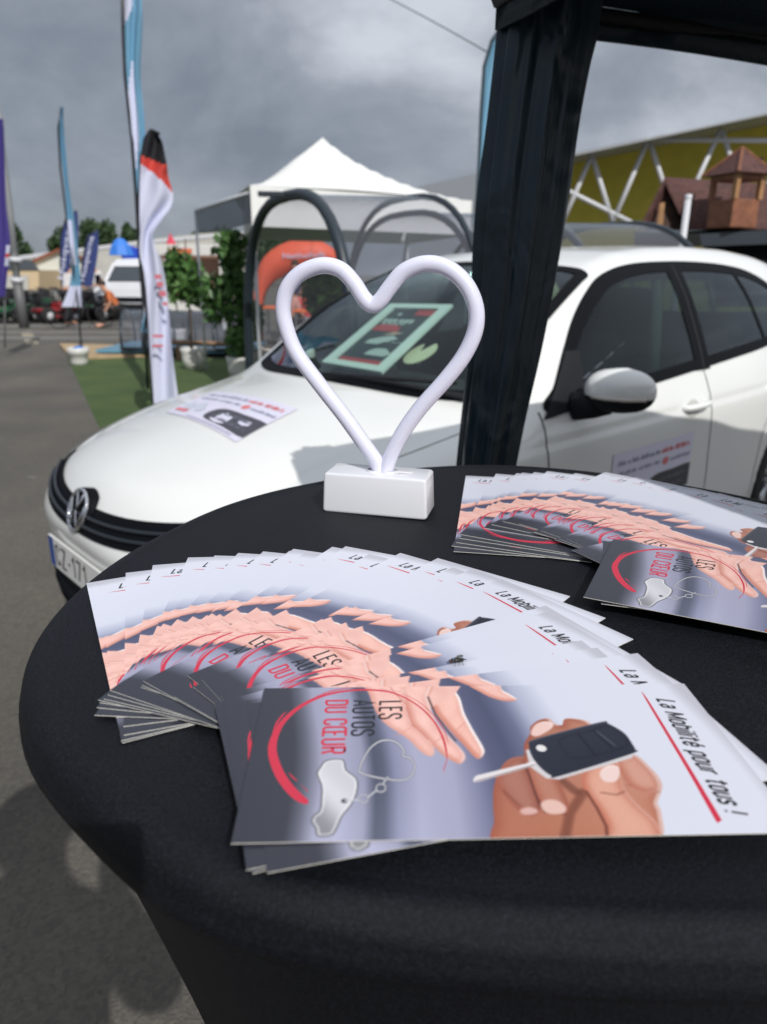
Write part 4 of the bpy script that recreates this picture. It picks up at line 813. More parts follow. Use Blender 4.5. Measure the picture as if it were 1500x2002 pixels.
BLKP = mat('black_pole', (.015, .017, .022), rough=.4); PVC = mat('white_canvas', (.80, .80, .78), rough=.6, noise=.04, nscale=3); NAVY = mat('flag_navy', (.035, .055, .19), rough=.7); NAVD = mat('flag_purple', (.05, .035, .21), rough=.7)
LBLUE = mat('flag_light_blue', (.15, .34, .50), rough=.6, noise=.1, nscale=2); LWHT = mat('flag_white', (.62, .64, .80), rough=.6); FRED = mat('flag_red', (.62, .06, .045), rough=.6); FBLK = mat('flag_black', (.012, .012, .016), rough=.7)
TEALE = mat('flag_edge', (.02, .045, .06), rough=.6)
def banner(nm, rows, y, parent, mats_, mfun, amp=.05, nx=14, waves=1.6, sub=6, thick=.003, ph=0.):
    """cloth between a left and a right edge given row by row (photo px at distance y), with real folds in depth"""
    rows = np.array(rows, float); t = catmull(rows, sub, False); V = []
    for i, (yy, xl, xr) in enumerate(t):
        for j in range(nx+1):
            s_ = j/nx; f = s_*math.pi*2*waves + i*.16 + ph; dy = amp*math.sin(f)*(.3+.7*s_)
            p = by(xl+(xr-xl)*s_, yy, y+dy); V.append(p - np.array(parent.location))
    m = len(t); Fq = grid_faces(m, nx+1); mi = [mfun(f_[0]//(nx+1)/(m-1), (f_[0] % (nx+1))/nx) for f_ in Fq]
    V2 = [v+np.array([0, thick, 0]) for v in V]; k = len(V); mb = MB(); mb.v = [tuple(v) for v in V+V2]; mb.f = Fq+[tuple(k+i for i in f_[::-1]) for f_ in Fq]; mb.m = mi+mi
    return mb.build(nm, mats_, parent, True)
def rel(P, par): return tuple(np.array(P)-np.array(par.location))
def polepx(pts, y, r, par, m_, nm='pole', n=8): return MB().tube([rel(by(a, b, y), par) for a, b in pts], r, n).build(nm, m_, par, True)
def wtext(s, o, r_, u_, h, w_, m_, par, nm='lettering', bold=.01):
    Vt, Ft = text_geo(s, w_, h, 0, bold); o = np.array(o)-np.array(par.location); r_ = np.array(r_)/np.linalg.norm(r_); u_ = np.array(u_)/np.linalg.norm(u_)
    return MB().add([tuple(o+r_*x+u_*y) for x, y in Vt], Ft).build(nm, m_, par)

# ------------------------------------------------------------------ dark marquee
MQ = mat('marquee_cloth', (.006, .020, .031), rough=.55, bump=.3, bscale=60, spec=.35); MQ2 = mat('marquee_curtain', (.006, .021, .033), rough=.36, bump=.2, bscale=70, spec=.55)
_n = MQ2.node_tree; _tc = _n.nodes.new('ShaderNodeTexCoord'); _mp = _n.nodes.new('ShaderNodeMapping'); _mp.inputs['Scale'].default_value = (9, 9, 4.5); _mp.inputs['Rotation'].default_value = (.3, .6, 0)
_nz = _n.nodes.new('ShaderNodeTexNoise'); _nz.inputs['Scale'].default_value = 1; _nz.inputs['Detail'].default_value = 2; _nz.inputs['Distortion'].default_value = 1.8; _bp = _n.nodes.new('ShaderNodeBump'); _bp.inputs['Strength'].default_value = .4; _bp.inputs['Distance'].default_value = .03
_n.links.new(_tc.outputs['Object'], _mp.inputs[0]); _n.links.new(_mp.outputs[0], _nz.inputs[0]); _n.links.new(_nz.outputs[0], _bp.inputs['Height']); _n.links.new(_bp.outputs[0], _n.nodes['Principled BSDF'].inputs['Normal'])
A0 = np.array([.148, 1.13]); E1 = np.array([.9026, .4305]); E1 /= np.linalg.norm(E1); E2 = np.array([.36, -.933]); E2 /= np.linalg.norm(E2)
mq = empty('dark_marquee', (A0[0], A0[1], 0), 'dark blue-black marquee at the right with a gathered curtain tied along its corner leg', 'marquee')
KZ = .036
def mqp(a, b, z): q = E1*a+E2*b; return (q[0], q[1], z+(KZ*a if z > 1 else 0))
Lm = 3.0; zb, zt = 1.70, 1.745
def valance(p0, p1):
    n = 40; V = []
    for k in range(2):
        for i in range(n+1):
            t = i/n; p = np.array(p0)*(1-t)+np.array(p1)*t
            for z, o in ((zb+.004*math.sin(t*25), 0), (zb+.03, .001), (zt, 0)):
                V.append((p[0], p[1], z))
    cor = []
    mb = MB(); d = np.array(p1)[:2]-np.array(p0)[:2]; nrm = np.array([-d[1], d[0]])/np.linalg.norm(d)*.003
    V = []
    for s_ in (-1, 1):
        for i in range(n+1):
            t = i/n; p = np.array(p0)[:2]*(1-t)+np.array(p1)[:2]*t + nrm*s_ + nrm*2.2*math.sin(t*31)
            rise = KZ*float(np.linalg.solve(np.c_[E1, E2], p[:2])[0])
            for z in (zb+.004*math.sin(t*25), zb+.03, (zb+zt)/2, zt+.012): V.append((p[0], p[1], z+rise))
    f1 = grid_faces(n+1, 4); k = (n+1)*4; mb.add(V, f1+[tuple(k+i for i in f[::-1]) for f in f1]+[(i*4, (i+1)*4, k+(i+1)*4, k+i*4) for i in range(n)]); return mb.build('valance', MQ, mq, True)
co = [mqp(0, 0, 0), mqp(Lm, 0, 0), mqp(Lm, Lm, 0), mqp(0, Lm, 0)]
for i in range(4): valance(co[i], co[(i+1) % 4])
V = []; n = 16
for i in range(n+1):
    for j in range(n+1):
        a, b = i/n, j/n; d = 1-max(abs(2*a-1), abs(2*b-1)); q = mqp(a*Lm, b*Lm, zt+.75*d**1.25); V.append(q)
npmesh('roof', V, np.array(grid_faces(n+1, n+1)), MQ, mq, False)
for i in (1, 2, 3):
    c = co[i]; q = MB().tube([(c[0], c[1], 0), (c[0], c[1], zt+(KZ*Lm if i < 3 else 0))], .018, 8); q.box((c[0], c[1], .006), (.1, .1, .012)); q.build('leg', WHM, mq, True)
c = (.04, .02); q = MB().tube([(c[0], c[1], 0), (c[0], c[1], zt-.02)], .014, 8); q.box((c[0], c[1], .006), (.1, .1, .012)); q.build('leg', WHM, mq, True)
for i in range(4):
    a, b = co[i], co[(i+1) % 4]; MB().tube([(a[0]*.995+.005, a[1], zt-.012+(KZ*Lm if i in (1, 2) else 0)), (b[0]*.995, b[1], zt-.012+(KZ*Lm if i in (0, 1) else 0))], .010, 6).build('roof_rail', FBLK, mq, True)
# gathered curtain: edges surveyed from the photo, deep vertical folds
cw = [(-40, 968, 1178), (0, 982, 1172), (60, 977, 1163), (90, 974, 1158), (140, 968, 1146), (240, 956, 1128), (380, 938, 1108), (480, 930, 1092), (600, 924, 1070), (700, 915, 1050), (800, 905, 1028), (900, 896, 1008), (1000, 888, 990)]
cw = catmull(np.array(cw, float), 5, False); V = []; nn_ = 150; rr_ = []
for yy, xl, xr in cw:
    L_, R_ = by(xl, yy, 1.145), by(xr, yy, 1.145); rr_.append(((L_+R_)/2, (R_[0]-L_[0])/2))
zlast = rr_[-1][0][2]
for k in range(1, 16):
    z = zlast*(1-k/15)+.01; c_ = np.array([rr_[-1][0][0]-.01*0, 1.145, z]); rr_.append((c_, .043+.03*(k/15)**2))
for i, (c_, r_) in enumerate(rr_):
    h = c_[2]
    for j in range(nn_):
        a = 2*math.pi*j/nn_
        f = 1+.10*math.sin(a*7+1.1*math.sin(h*3.1))+.07*math.sin(a*12+2.3*math.sin(h*2.2+1)+h*1.5)+.035*math.sin(a*23+h*6)+.05*math.sin(h*9+a*2)*math.sin(h*4.3+a*3)
        f = f*.80+.14
        V.append((c_[0]+r_*f*math.cos(a)*1.03-A0[0], c_[1]+r_*.8*f*math.sin(a)-A0[1], h))
npmesh('curtain', V, grid_faces(len(rr_), nn_, True), MQ2, mq)

# ------------------------------------------------------------------ notice standing behind the windscreen
def carw(x, y, z):   # y towards the driver's side
    c_, s_ = math.cos(CYAW), math.sin(CYAW); return np.array([CX+x*c_+y*s_, CY+x*s_-y*c_, z])
po = carw(1.0, 0, .94); pn = np.cross(carw(1.9, 0, 1.385)-po, carw(1.0, 1, .94)-po); pn /= np.linalg.norm(pn)
def onpl(px, py, off=0.): v = ray(px, py); o = po+pn*off; t = ((o-CAM)@pn)/(v@pn); return CAM+v*t
if pn[2] < 0: pn = -pn
SQ = [onpl(631, 712), onpl(748, 732), onpl(886, 600), onpl(765, 598)]
nb = empty('framed_notice', sum(SQ)/4, 'framed black, white and red notice propped up inside the windscreen', 'notice'); nloc = np.array(nb.location)
def sq(s_, t, off=0.): return tuple(SQ[0]*(1-s_)*(1-t)+SQ[1]*s_*(1-t)+SQ[2]*s_*t+SQ[3]*(1-s_)*t + pn*off - nloc)
MINT = mat('notice_frame', (.74, .82, .78), rough=.4); mb = MB()
fr = [(0, 0), (1, 0), (1, 1), (0, 1)]; fi = [(.13, .07), (.87, .07), (.87, .93), (.13, .93)]
V = [sq(*p, .012) for p in fr]+[sq(*p, .012) for p in fi]+[sq(*p, 0) for p in fr]+[sq(*p, 0) for p in fi]
mb.add(V, [(i, (i+1) % 4, 4+(i+1) % 4, 4+i) for i in range(4)]+[(8+i, 8+(i+1) % 4, (i+1) % 4, i) for i in range(4)]+[(4+i, 4+(i+1) % 4, 12+(i+1) % 4, 12+i) for i in range(4)]); mb.build('frame', MINT, nb)
sh_ = MB().add([sq(*p, .003) for p in fi], [(0, 1, 2, 3)]).build('poster', mat('poster_black', (.03, .036, .042), rough=.4), nb)
def rq(x0, x1, y0, y1, m_, nm, o=.0045): return MB().add([sq(x0, y0, o), sq(x1, y0, o), sq(x1, y1, o), sq(x0, y1, o)], [(0, 1, 2, 3)]).build(nm, m_, sh_)
PR = mat('poster_red', (.5, .05, .06), rough=.4); PW = mat('poster_pale', (.50, .56, .55), rough=.4)
rq(.16, .84, .08, .14, PR, 'red_foot_band'); rq(.16, .58, .56, .64, PR, 'red_line'); rq(.20, .50, .64, .67, PR, 'red_line'); rq(.56, .85, .83, .92, PR, 'red_corner_panel')
for x in (.18, .26, .34, .44, .52, .60): rq(x, x+.065, .70, .76, PW, 'pale_heading', .0046)
for x in (.2, .3, .4, .5): rq(x, x+.08, .67, .69, PW, 'pale_subheading', .0047)
rq(.30, .36, .82, .86, PW, 'pale_mark')
for k, P in enumerate(([(.28, .36), (.5, .36), (.62, .42), (.72, .46), (.6, .50), (.45, .47), (.30, .42)], [(.42, .50), (.6, .51), (.72, .55), (.55, .56)], [(.46, .20), (.78, .20), (.84, .25), (.7, .31), (.55, .30), (.48, .26)])):
    MB().add([sq(a, b, .0048+.0002*k) for a, b in P], [tuple(range(len(P)))]).build('pale_picture', PW if k != 1 else mat('poster_skin', (.5, .35, .28), rough=.4), sh_)
for x in (.55, .67, .78): rq(x, x+.09, .40, .41, PW, 'pale_small_line', .0054)
dq = onpl(822, 690, -.03); dk = empty('dashboard_card', dq, 'round cream cardboard disc with a notch lying beside the framed notice', 'disc')
ax1 = SQ[1]-SQ[0]; ax1 /= np.linalg.norm(ax1); ax2 = np.cross(pn, ax1); mb = MB(); P_ = []
pts_ = [(.062*math.cos(a), .062*math.sin(a)) for a in np.linspace(2.2, 2.2+math.pi*2-.9, 26)]+[(-.012, .006)]
mb.add([tuple(ax1*a+ax2*b*1.3) for a, b in pts_]+[tuple(ax1*a+ax2*b*1.3-pn*.003) for a, b in pts_], [tuple(range(27)), tuple(range(53, 26, -1))]+[(i, (i+1) % 27, 27+(i+1) % 27, 27+i) for i in range(27)]); mb.build('disc', mat('cream_card', (.66, .66, .46), rough=.7), dk)

# ------------------------------------------------------------------ white pop-up gazebo
def gazebo(nm, corners, zb_, zt_, zp, m_, label, cat, mleg=WHM, pk=0., legs=True):
    c = np.mean(corners, 0); t = empty(nm, (c[0], c[1], 0), label, cat); C4 = [np.array(p)-c for p in corners]; n = 20; V = []
    for i in range(n+1):
        for j in range(n+1):
            a, b = i/n, j/n; p = C4[0]*(1-a)*(1-b)+C4[1]*a*(1-b)+C4[2]*a*b+C4[3]*(1-a)*b; d = 1-max(abs(2*a-1), abs(2*b-1)); rr = 1-math.hypot(2*a-1, 2*b-1)/1.42
            ridge = .12*(abs(abs(2*a-1)-abs(2*b-1)) < .12)*d
            V.append((p[0]+pk*min(1, max(rr, 0)*1.3), p[1], zt_+(zp-zt_)*(.55*d**1.15+.45*max(rr, 0)**2.2)+.0*ridge))
    npmesh('roof', V, np.array(grid_faces(n+1, n+1)), m_, t, True)
    for i in range(4):
        p, q = C4[i], C4[(i+1) % 4]; W = []; k = 16
        for s_ in (0, 1):
            for u in range(k+1):
                w_ = p*(1-u/k)+q*u/k; nr = np.array([-(q-p)[1], (q-p)[0]])/np.linalg.norm(q-p)*(.006*math.sin(u*2.1)+.003*s_)
                W += [(w_[0]+nr[0], w_[1]+nr[1], zb_), (w_[0]+nr[0]*.4, w_[1]+nr[1]*.4, zt_-.001)]
        f1 = grid_faces(k+1, 2); kk = (k+1)*2; MB().add(W, f1+[tuple(kk+x for x in f[::-1]) for f in f1]).build('valance', m_, t, True)
        if legs: MB().tube([(p[0]*.985, p[1]*.985, 0), (p[0]*.985, p[1]*.985, zt_-.02)], .02, 6).build('leg', mleg, t, True)
    return t
def P2(px, py, y): p = by(px, py, y); return np.array([p[0], p[1]])
gz = gazebo('white_gazebo', [P2(491, 400, 7.3), P2(923, 400, 8.6), P2(800, 400, 11.3), P2(474, 400, 10.3)], 1.80, 2.16, by(632, 266, 9.3)[2], PVC, 'white pop-up gazebo with a pointed roof behind the tall pool cover', 'gazebo', pk=-.28)
# mesh awning on the left of the gazebo
aw = empty('mesh_awning', (by(384, 700, 10.6)[0], 10.6, 0), 'grey mesh side awning hung on a white frame left of the white gazebo', 'awning')
a_, b_2 = by(382, 412, 10.6), by(491, 376, 7.35); loc_ = np.array(aw.location)
MB().tube([tuple(a_-loc_), tuple(b_2-loc_)], .018, 6).build('rail', WHM, aw, True); MB().tube([tuple(a_-loc_), tuple(np.array([a_[0], a_[1], 0])-loc_)], .02, 6).build('post', WHM, aw, True)
W = []; k = 14
for i in range(k+1):
    t = i/k; p = a_*(1-t)+b_2*t; q = by(388+(491-388)*t, 454-20*t**1.5+4*math.sin(t*3), 10.6+(7.35-10.6)*t)
    for j in range(5): W.append(tuple(p*(1-j/4)+q*j/4-loc_+np.array([0, .02*math.sin(i*1.3+j), 0])))
MB().add(W, grid_faces(k+1, 5)).build('mesh', sheet_glass('awning_mesh', (.42, .44, .48), .2, 0, .5, ((.33, .35, .38), .55)), aw, True)

# ------------------------------------------------------------------ tall pool cover
FRD = mat('cover_frame', (.018, .028, .038), rough=.4, spec=.6); PANE = sheet_glass('cover_pane', (.80, .81, .85), .7, .02, .12, ((.30, .31, .35), .15))
pe = empty('pool_cover', (0, 6.3, 0), 'tall see-through pool cover with dark arched frame behind the car', 'pool cover')
axd = np.array([1, .10, 0]); axd /= np.linalg.norm(axd)
def arch(o, h, n=26, w=1.0):
    P0 = np.array([-.215, 5.25, 0]); P1 = np.array([-1.40, 7.45, 0]); o_ = []
    mid = (P0+P1)/2
    for i in range(n+1):
        a = math.pi*i/n; c_ = math.cos(a); s_ = math.sin(a); p = mid+(P0-mid)*np.sign(c_)*abs(c_)**.72*w; z = h*abs(s_)**.60; o_.append(p+np.array([0, 0, z])+axd*o-np.array([0, 6.3, 0]))
    return o_
mods = [(0, .98, 1.98), (.98, 1.90, 1.86), (1.90, 2.78, 1.80)]
for k, (o0, o1, h) in enumerate(mods):
    A_1, A_2 = arch(o0, h), arch(o1, h); V = [tuple(p) for p in A_1]+[tuple(p) for p in A_2]; MB().add(V, grid_faces(2, 27)).build('pane', PANE, pe, True)
    MB().tube(A_1, .045 if k == 0 else .026, 8).build('arch', FRD, pe, True)
MB().tube(arch(2.78, 1.80), .026, 8).build('arch', FRD, pe, True)
MB().tube(arch(.98, 1.98), .026, 8).build('arch', FRD, pe, True)
for s_ in (0, 26):
    MB().tube([arch(0, 1.9)[s_], arch(2.78, 1.9)[s_]], .03, 6).build('ground_rail', FRD, pe, True)
MB().box(tuple(arch(-.10, 1.99)[13]+np.array([0, 0, .0])), (.28, .10, .035), .1).build('roof_tip', FRD, pe)
# low pool cover on its deck
lp = empty('low_pool_cover', (*P2(345, 672, 12.6), 0), 'low see-through pool cover with dark ribs on a wooden deck frame', 'pool cover'); lo_ = np.array(lp.location)
def lowarch(px, h=1.):
    b0 = by(px, 672, 12.4); o_ = []
    for i in range(17):
        a = math.pi*i/16; o_.append(np.array([b0[0]+.28*(math.cos(a)*.5+.5), 12.2+1.5*(.5-.5*math.cos(a)), .14+.60*h*math.sin(a)**.6])-lo_)
    return o_
lps = [214, 255, 300, 345, 392, 440]
for a, b in zip(lps[:-1], lps[1:]):
    V = [tuple(p) for p in lowarch(a)]+[tuple(p) for p in lowarch(b)]; MB().add(V, grid_faces(2, 17)).build('pane', PANE, lp, True)
for a in lps: MB().tube(lowarch(a), .022, 6).build('rib', FRD, lp, True)
MB().tube([tuple(lowarch(lps[0])[0]), tuple(lowarch(lps[-1])[0])], .035, 6).build('base_rail', FRD, lp, True); MB().box((0, .6, .09), (2.6, 1.8, .04)).build('water_tray', mat('pool_blue', (.12, .30, .42), rough=.3), lp)
dc = empty('wooden_deck', (*P2(300, 690, 12.3), 0), 'pale wooden deck boards at the edge of the green carpet', 'deck'); d0 = np.array(dc.location)
e1 = [G(117, 676), G(292, 680), G(292, 698), G(140, 704)]
MB().slab([(p[0]-d0[0], p[1]-d0[1]) for p in e1], .004, .045).build('boards', WOODP, dc)
for (a, b, c_) in (((300, 668), (485, 674), 11.9),): MB().tube([rel(by(a[0], a[1], c_), dc), rel(by(b[0], b[1], c_), dc)], .04, 4).build('beam', WOODB, dc)
for px in (476, 350): p = by(px, 676, 11.9); MB().box(rel((p[0], p[1], p[2]/2), dc), (.09, .09, p[2])).build('deck_leg', WOODB, dc)

# ------------------------------------------------------------------ plants
def potplant(px, pyb, y, hpot, rpot, label, blobs, n, leaf, lab2=None, trunk=True):
    b = by(px, pyb, y); t = empty('potted_tree', (b[0], b[1], 0), label, 'potted tree'); 
    MB().lathe([(0, 0), (rpot*.7, 0), (rpot*.95, hpot*.5), (rpot*.92, hpot*.55), (rpot, hpot*.8), (rpot*1.06, hpot), (rpot*.92, hpot), (rpot*.88, hpot*.9), (0, hpot*.88)], (0, 0, 0), 20).build('pot', POTW, t, True)
    if trunk: MB().tube([(0, 0, hpot*.8), (.01, 0, hpot+.45), (-.01, .02, hpot+1.0), (.02, 0, hpot+1.5)], [.018, .016, .014, .008], 6).build('trunk', BARK, t, True)
    foliage('crown', blobs, n, leaf, LEAF, t, int(px)); return t
potplant(378, 712, 10.7, .32, .165, 'small tree with dark green leaves in a white pot on the green carpet', [((0, 0, 1.25), (.30, .3, .36), .6), ((-.12, 0, 1.5), (.22, .2, .2), .25), ((.2, .1, 1.05), (.2, .2, .16), .15)], 560, .08)
potplant(470, 720, 9.6, .32, .17, 'tall leafy green tree standing against the left arch of the pool cover', [((-.02, 0, 1.65), (.24, .25, .26), .25), ((.02, 0, 1.25), (.2, .2, .3), .2), ((-.26, 0, 1.05), (.22, .2, .34), .22), ((.12, 0, .8), (.24, .2, .26), .2), ((0, 0, .5), (.22, .2, .22), .13)], 950, .085)
potplant(348, 640, 14.5, .3, .15, 'small shrub with sparse leaves beside the food stall', [((0, 0, 1.2), (.3, .25, .42), 1.)], 400, .07)
pl_ = potplant(632, 640, 9.3, .3, .16, 'spiky palm-like plant glimpsed through the heart outline', [((0, 0, 1.15), (.26, .25, .3), .6), ((.1, 0, .7), (.22, .2, .3), .4)], 500, .11, trunk=False)
bk_ = by(155, 703, 11.2); bkt = empty('white_bucket', (bk_[0], bk_[1], 0), 'white bucket weighing down the foot of the slim blue flag', 'bucket')
MB().lathe([(0, 0), (.125, 0), (.13, .05), (.135, .15), (.155, .16), (.16, .26), (.15, .26), (.14, .2), (0, .2)], (0, 0, 0), 20).build('pail', POTW, bkt, True); MB().ball((.02, -.02, .25), (.08, .08, .035)).build('blue_rag', mat('rag_blue', (.05, .2, .6), rough=.8), bkt, True)

# ------------------------------------------------------------------ feather flags
f1 = empty('feather_flag', (*P2(292, 650, 8.2), 0), 'tall light blue and white feather flag reaching out of the top of the view', 'flag', 'light blue feather flags')
polepx([(238, -120), (241, 60), (245, 150), (258, 270), (266, 380), (272, 480), (281, 600), (290, 760)], 8.2, .018, f1, BLKP)
banner('cloth', [(-110, 241, 262), (0, 243, 277), (60, 243, 278), (150, 248, 275), (230, 256, 282), (330, 263, 288), (430, 270, 298), (520, 275, 304), (600, 279, 300), (650, 276, 288)], 8.2, f1, [LBLUE, LWHT], lambda t, s_: 1 if (s_ < .5 and math.sin(t*17+s_*3) > -.2) else 0, .05, ph=1.)
f2 = empty('feather_flag', (*P2(160, 690, 11.2), 0), 'slim light blue feather flag rising from the white bucket', 'flag', 'light blue feather flags')
polepx([(120, 211), (114, 250), (118, 330), (127, 400), (140, 500), (152, 590), (160, 690)], 11.2, .014, f2, BLKP)
banner('cloth', [(209, 118, 124), (240, 115, 124), (300, 119, 129), (380, 128, 137), (430, 132, 146), (500, 138, 153), (550, 138, 158), (600, 120, 160)], 11.2, f2, [LBLUE, LWHT], lambda t, s_: 1 if (t > .87 or (.55 < t < .75 and s_ < .6)) else 0, .05)
f3 = empty('feather_flag', (*P2(930, 600, 9.0), 0), 'light blue feather flag half hidden behind the curtained marquee leg', 'flag', 'light blue feather flags')
polepx([(985, 45), (962, 80), (947, 130), (941, 220), (937, 320), (930, 430), (925, 560), (922, 800)], 9.0, .02, f3, TEALE)
banner('cloth', [(60, 974, 990), (100, 955, 990), (160, 946, 985), (240, 942, 975), (320, 938, 962), (400, 932, 950), (450, 928, 944)], 9.0, f3, [LBLUE, LWHT], lambda t, s_: 1 if s_ > .55 and t > .3 else 0, .03)
f4 = empty('curled_flag', (*P2(302, 800, 6.2), 0), 'twisted white flag with red and black tip standing behind the bonnet', 'flag')
polepx([(312, 262), (296, 254), (284, 270), (276, 310), (272, 400), (273, 500), (282, 560), (290, 640), (296, 720), (304, 860)], 6.2, [.012]*4+[.014]*6, f4, FBLK)
def mf4(t, s_):
    if t < .13+.05*s_: return 2
    if t < .17+.13*s_: return 1
    return 0
banner('cloth', [(254, 290, 302), (275, 282, 316), (300, 277, 322), (325, 275, 327), (345, 274, 329), (380, 273, 338), (405, 273, 334), (430, 273, 316), (455, 274, 300), (480, 273, 303), (505, 275, 313), (540, 284, 322), (580, 287, 327), (620, 290, 331), (680, 293, 336), (730, 297, 342), (800, 302, 352)], 6.15, f4, [LWHT, FRED, FBLK], mf4, .055, 16, 1.15, ph=2.2)
FRP = mat('flag_faded_red', (.60, .16, .20), rough=.7)
for k, (px, py, w_, h_, rz) in enumerate(((309, 541, 12, 8, .9), (313, 556, 12, 9, .95), (318, 574, 13, 10, 1.0), (323, 594, 9, 6, 1.0))):
    c_ = by(px, py, 6.03); MB().rbox((0, 0, 0), (w_/1389*6, .004, h_/1389*6), .003, 0, 0, 2).build('red_letter', FRP, f4).location = Vector(rel(c_, f4))
for py in (657, 676):
    c_ = by(309, py, 6.03); MB().box((0, 0, 0), (20/1389*6, .004, 5/1389*6)).build('red_line', FRP, f4).location = Vector(rel(c_, f4))
def husq(nm, y, pole, rows, txt, lab):
    t = empty('feather_flag', (*P2(pole[-1][0], pole[-1][1], y), 0), lab, 'flag', 'navy feather flags'); polepx(pole, y, .02, t, BLKP)
    banner('cloth', rows, y, t, [NAVY], lambda a, b: 0, .04, waves=1.)
    (x0, y0), (x1, y1), w_ = txt; a = by(x0, y0, y-.1); b = by(x1, y1, y-.1); r_ = b-a; u_ = np.array([-r_[2], 0, r_[0]]); wtext('Husqvarna', a, r_, u_, w_/1389*y, np.linalg.norm(r_), LWHT, t)
husq('a', 20, [(150, 412), (130, 425), (119, 460), (118, 520), (121, 560), (124, 640)], [(412, 146, 151), (430, 128, 153), (460, 119, 153), (500, 117, 152), (560, 119, 146)], ((126, 548), (146, 425), 13), 'navy feather flag with white lettering behind the slim blue flag')
husq('b', 20, [(193, 450), (178, 456), (168, 475), (162, 510), (158, 550), (158, 640)], [(450, 188, 194), (460, 172, 193), (490, 165, 192), (530, 159, 186), (560, 157, 180)], ((168, 552), (187, 464), 12), 'shorter navy feather flag with white lettering beside the white van')
f7 = empty('banner_flag', (*P2(14, 620, 12.), 0), 'purple banner with white emblems cut off by the left edge of the view', 'flag')
polepx([(6, 225), (7, 300), (9, 560), (10, 680)], 12., .015, f7, STEEL)
banner('cloth', [(232, -14, 6), (300, -12, 9), (400, -12, 12), (470, -14, 20), (520, -16, 16), (580, -14, 10)], 11.9, f7, [NAVD, LWHT, FRED], lambda t, s_: (1 if math.sin(t*60) > 0 else 2) if (.62 < t < .78 and s_ > .72) else 0, .03)
lp_ = by(48, 642, 18.5); sl = empty('street_lamp', (lp_[0], lp_[1], 0), 'grey steel lamp post with two collars at the left edge', 'street lamp')
MB().tube([rel(by(48, 642, 18.5), sl), rel(by(33, 545, 18.5), sl)], .12, 12).build('lower_column', mat('dark_steel', (.12, .12, .125), rough=.5), sl, True)
MB().tube([rel(by(33, 545, 18.5), sl), rel(by(20, 420, 18.5), sl), rel(by(6, 300, 18.5), sl), rel(by(-12, 150, 18.5), sl)], [.085, .08, .065, .05], 12).build('upper_column', STEEL, sl, True)
for px, py in ((34, 548), (31, 508)): MB().tube([rel(by(px, py+4, 18.5), sl), rel(by(px-.5, py-5, 18.5), sl)], .15, 12).build('collar', WHM, sl, True)

